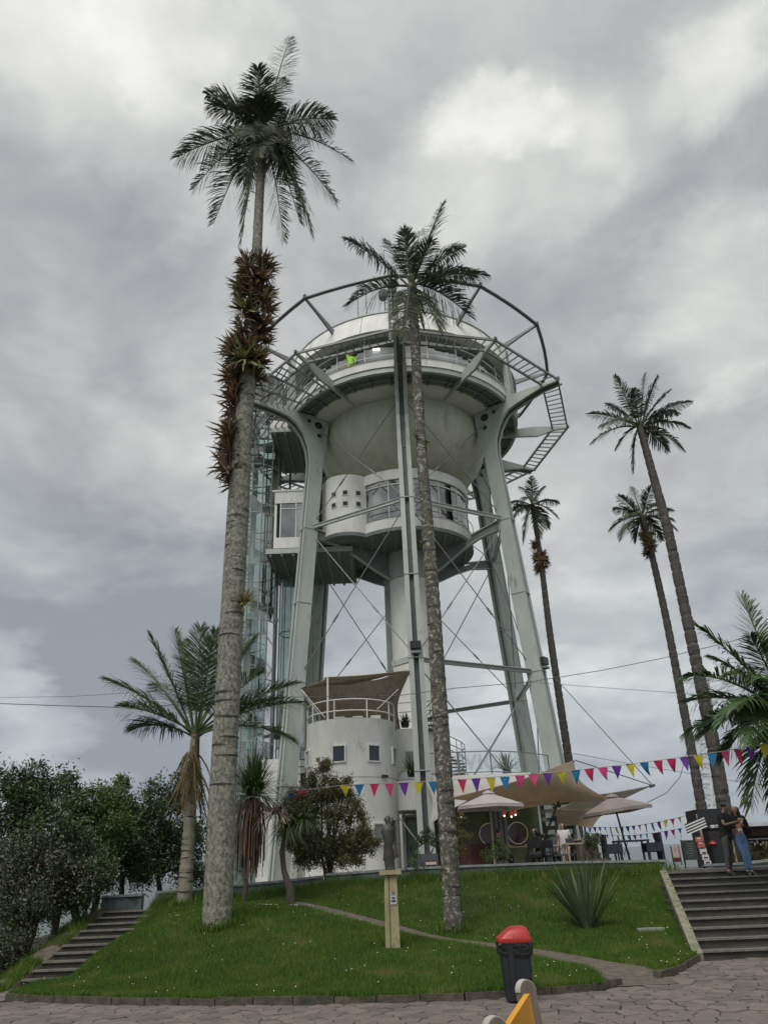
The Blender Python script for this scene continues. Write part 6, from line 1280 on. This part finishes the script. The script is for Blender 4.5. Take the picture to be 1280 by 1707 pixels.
fl_ = [(503, 1318, 'r'), (488, 1322, 'b'), (575, 1309, 'y'), (599, 1308, 'b'), (624, 1307, 'r'), (649, 1306.5, 'p'), (673, 1305, 'v'), (697, 1304, 'y'), (722, 1303, 'b'), (746, 1301.5, 'p'), (770, 1299.5, 'r'), (793, 1298, 'v'), (818, 1296.5, 'y'), (841, 1295, 'b'), (866, 1293, 'p'), (888, 1290.5, 'p'), (912, 1289, 'v'), (935, 1287, 'y'), (959, 1284, 'b'), (981, 1281.5, 'r'), (1004, 1279.5, 'p'), (1027, 1277, 'v'), (1050, 1274, 'y'), (1073, 1271, 'b'), (1096, 1268, 'r'), (1118, 1265, 'r'), (1140, 1262, 'v'), (1163, 1259.5, 'y'), (1186, 1256.5, 'b'), (1208, 1252.5, 'p'), (1229, 1249, 'r'), (1250, 1245.5, 'v'), (1272, 1241, 'y'), (1296, 1237, 'b')]
Yb = lambda x: 24.5-(x-475)*(24.5-17.2)/(1280-475)
for i, (x, y, c) in enumerate(fl_): pennant(at(x-8, y+.3, Yb(x-8)), at(x+8, y-.3, Yb(x+8)), .36 if x < 900 else .34, c, bt_, i, .25 if 560 < x < 860 else .9)
MB().tube([at(x, y-.5, Yb(x)) for x, y in [(470, 1323), (500, 1318), (575, 1309), (700, 1304), (800, 1297.5), (900, 1290), (1000, 1280), (1100, 1267.5), (1200, 1253.5), (1310, 1234)]], .008, 4).build('cord', mat('cord_white', (.4, .4, .38)), bt_)
for s_, (lab, p0, p1, n_) in enumerate((('upper of the two distant bunting strings leading to the kiosk', (970, 1378), (1150, 1358), 18), ('lower of the two distant bunting strings leading to the kiosk', (975, 1388), (1138, 1380), 17))):
    a, b = at(*p0, 33), at(*p1, 25.5); t = thing('bunting', lab, 'bunting', a, 'distant bunting strings'); r_ = random.Random(s_)
    pts_ = [a.lerp(b, k/20)-Vector((0, 0, .16*sin(pi*k/20))) for k in range(21)]; MB().tube(pts_, .006, 4).build('cord', cable, t)
    for k in range(n_): f = (k+.5)/n_; c = a.lerp(b, f)-Vector((0, 0, .16*sin(pi*f))); u = (b-a).normalized()*.10; pennant(c-u, c+u, .27, r_.choice('brvbyrv'), t, 100+k+s_*50, .8)
def wire(lab, pts_, Y, r_=.012, sag=0): tag(MB().tube([at(x, y, Y if not isinstance(Y, tuple) else Y[0]+(Y[1]-Y[0])*i/(len(pts_)-1)) for i, (x, y) in enumerate(pts_)], r_, 4).build('overhead_cable', cable), lab, 'cable')
wire('thicker dark overhead cable crossing low on the left sky', [(-20, 1172), (90, 1176), (200, 1179), (290, 1175), (480, 1170)], 29, .016)
wire('thin upper overhead cable on the left sky', [(-20, 1163), (120, 1161), (290, 1150), (480, 1150)], 29.5, .008)
wire('overhead cable rising right in front of the tower legs', [(480, 1162), (660, 1160), (760, 1147), (880, 1137), (1000, 1118), (1100, 1098), (1200, 1074), (1290, 1050)], 29, .013)
wire('thin slack cable from the right leg towards the broad palm', [(880, 1137), (1000, 1146), (1100, 1153), (1200, 1160)], 30, .008)
wire('slack cable hanging from the tilted parasol up to the thin palm', [(1078, 1338), (1110, 1322), (1133, 1295), (1142, 1262), (1147, 1240)], 24.4, .012)
wire('thin cable low across the right sky behind the palms', [(955, 1256), (1060, 1275), (1160, 1291), (1210, 1300), (1300, 1312)], 30, .009)
# lattice radio mast
lm = thing('lattice_mast', 'white lattice mast behind the two right-hand palms', 'mast', at(1185, 1425, 38)); m_mast = mat('mast_white', (.62, .64, .64), (.5, .52, .52))
def lm_leg(bx0, ty): return at(bx0, 1425, 38), at(1199, 960, 38+ty)
bases = [at(1152, 1425, 38), at(1190, 1425, 36.8), at(1222, 1425, 39)]; apex = at(1200, 1215, 38); apex.z += 3.2
for i in range(3): MB().tube([bases[i], bases[i].lerp(apex, .93)], .07, 6).build('leg', m_mast, lm)
for k in range(17):
    f0, f1 = .03+k*.053, .03+(k+1)*.053
    for i in range(3): j = (i+1) % 3; MB().tube([bases[i].lerp(apex, f0), bases[j].lerp(apex, f0)], .025, 4).build('strut', m_mast, lm); MB().tube([bases[i].lerp(apex, f0), bases[j].lerp(apex, f1)], .02, 4).build('brace', m_mast, lm)
# kiosk with awning, sign boards and railing on the landing
m_rail = mat('black_rail', (.02, .022, .022)); ZL = 1.395
ks = thing('kiosk', 'dark kiosk with a black and white striped flap, behind the man', 'kiosk', (9.6, 24.8, ZL))
MB().box((9.75, 25.2, ZL+1.42), (.95, 1.0, .42)).build('canopy', blackp, ks); MB().box((9.75, 25.4, ZL+.55), (.8, .6, 1.1)).build('counter', mat('kiosk_green', (.03, .05, .045)), ks)
for x in (9.32, 10.18): MB().bar((x, 24.75, ZL), (x-.04, 24.75, ZL+1.5), .06, .06).build('post', m_lwood, ks)
a, b = at(1140, 1374, 24.2), at(1172, 1360, 24.3); dn = at(1146, 1392, 24.2)-a
for k in range(8):
    f = k/8; MB().add([a+dn*f, b+dn*f, b+dn*(f+.125), a+dn*(f+.125), a+dn*f+Vector((0, .02, 0)), b+dn*f+Vector((0, .02, 0)), b+dn*(f+.125)+Vector((0, .02, 0)), a+dn*(f+.125)+Vector((0, .02, 0))], [(0, 1, 2, 3), (7, 6, 5, 4), (0, 4, 5, 1), (2, 6, 7, 3)]).build('flap_stripe', (blackp, white)[k % 2], ks)
pb_ = thing('paper_banner', 'red and white paper banner hanging on the kiosk post', 'banner', at(1165, 1425, 24)); a = at(1163, 1394, 24.1)
for k in range(5): MB().box(a+Vector((.03*k, 0, -.09-.16*k)), (.20, .015, .145)).build('sheet', (mat('banner_red', (.5, .12, .10)), m_wht)[0 if k < 2 else 1], pb_)
for k in range(6): MB().box(a+Vector((.03*k*.8, -.012, -.06-.13*k)), (.12, .006, .035)).build('print_block', (m_wht, m_red, blackp)[0 if k < 2 else 1 + k % 2], pb_)
cbx = thing('menu_board', 'dark chalkboard menu standing by the railing of the landing', 'sign', at(1148, 1432, 23.6)); c = at(1149, 1417, 23.6)
MB().box(c, (.38, .04, .52)).build('board', mat('chalkboard', (.035, .045, .042), (.02, .03, .028)), cbx); 
for k in range(6): MB().box(c+Vector((random.uniform(-.03, .03), -.023, .17-k*.065)), (.22-.04*(k % 3), .004, .018)).build('chalk_line', mat('chalk', (.16, .17, .16)), cbx)
for s_ in (-1, 1): MB().box(c+Vector((s_*.20, 0, -.05)), (.025, .045, .66)).build('frame', blackp, cbx)
a2 = thing('menu_board', 'small pale leaflet stand in front of the chalkboard', 'sign', at(1125, 1436, 23.2)); c = at(1126, 1424, 23.2)
MB().box(c, (.20, .03, .40)).build('board', mat('leaflet', (.45, .38, .33), (.3, .2, .17), scale=14), a2); MB().box(c+Vector((0, -.02, -.14)), (.19, .012, .1)).build('lower_band', m_red, a2)
for s_ in (-1, 1): MB().box(c+Vector((s_*.11, 0, -.03)), (.02, .04, .50)).build('frame', blackp, a2)
rg = thing('landing_railing', 'black tube railing at the far side of the landing', 'railing', (8.6, 24.4, ZL)); pr = [at(1135, 1409, 24.6), at(1160, 1405, 24.6), at(1178, 1403, 24.6)]
for k, p_ in enumerate(pr): MB().tube([(p_.x, p_.y, ZL), p_], .018, 5).build('post', m_rail, rg)
MB().tube(pr, .02, 5).build('rail', m_rail, rg); MB().tube([p_-Vector((0, 0, .25)) for p_ in pr], .014, 5).build('rail', m_rail, rg)
rb = thing('red_parasol', 'closed red cone top beside the kiosk', 'parasol', at(1187, 1412, 24.4)); c = at(1187, 1405, 24.4); MB().lathe([(.01, c.z+.06), (.10, c.z+.02), (.12, c.z-.03), (.01, c.z-.06)], (c.x, c.y), 12).build('top', m_lid, rb); MB().tube([(c.x, c.y, ZL), c], .02, 5).build('pole', blackp, rb)
rb2 = thing('dark_cabinet', 'dark drinks cabinet behind the legs of the man', 'cabinet', (9.9, 24.0, ZL)); MB().box((9.62, 24.6, ZL+.5), (.45, .4, 1.0)).build('body', blackp, rb2); MB().box((9.8, 24.38, ZL+.75), (.06, .03, .4)).build('label_strip', m_wht, rb2)
gr_ = thing('garden_hut', 'low wooden hut with a flat grey roof at the right edge', 'building', (12.6, 26, ZL)); a = at(1240, 1370, 25.5)
MB().box((a.x+2.0, 26.4, a.z-.09), (4.4, 2.0, .10)).build('roof', mat('tin_roof', (.50, .52, .52), (.4, .42, .42)), gr_); MB().box((a.x+2.2, 26.5, a.z-.27), (4.0, 1.7, .26)).build('fascia', m_wood, gr_)
MB().box((a.x+2.2, 26.9, (a.z+ZL)/2-.2), (4.0, .1, a.z-ZL-.3)).build('back_wall', mat('hut_brown', (.10, .07, .035), (.05, .045, .02), scale=6), gr_)
for k in range(14): MB().box((a.x+.25+.09*k, 25.9, a.z-.62+random.uniform(-.05, .05)), (.045, .03, .06+.03*(k % 3))).build('cup', (m_wht, cream)[k % 2], gr_)
MB().box((a.x+.9, 25.9, a.z-.50), (1.5, .2, .03)).build('shelf', m_wht, gr_)
hd_ = tree('hedge', 'brownish green hedge behind the planter wall at the right edge', (10.9, 24.2, ZL), [(10.4, 24.4, 1.75, .5, .35, .42), (11.3, 24.4, 1.8, .6, .35, .45), (12.3, 24.5, 1.8, .6, .35, .45)], 9000, .05, mat('hedge_leaf', (.10, .095, .03), (.05, .05, .018), island=.6, transl=.2), m_br_, 61, cat='hedge', tr=.02)

# ---- air
hm = bpy.data.materials.new('haze_air'); hm.use_nodes = True; ht = hm.node_tree; ht.nodes.clear(); ho = N(ht, 'ShaderNodeOutputMaterial'); pv = N(ht, 'ShaderNodeVolumePrincipled')
pv.inputs['Color'].default_value = (.80, .88, 1, 1); pv.inputs['Density'].default_value = 6e-5; pv.inputs['Anisotropy'].default_value = .1; L(ht, pv.outputs[0], ho.inputs['Volume'])
tag(MB().box((0, 19000, 420), (60400, 42200, 1364)).build('haze', hm), kind='stuff')
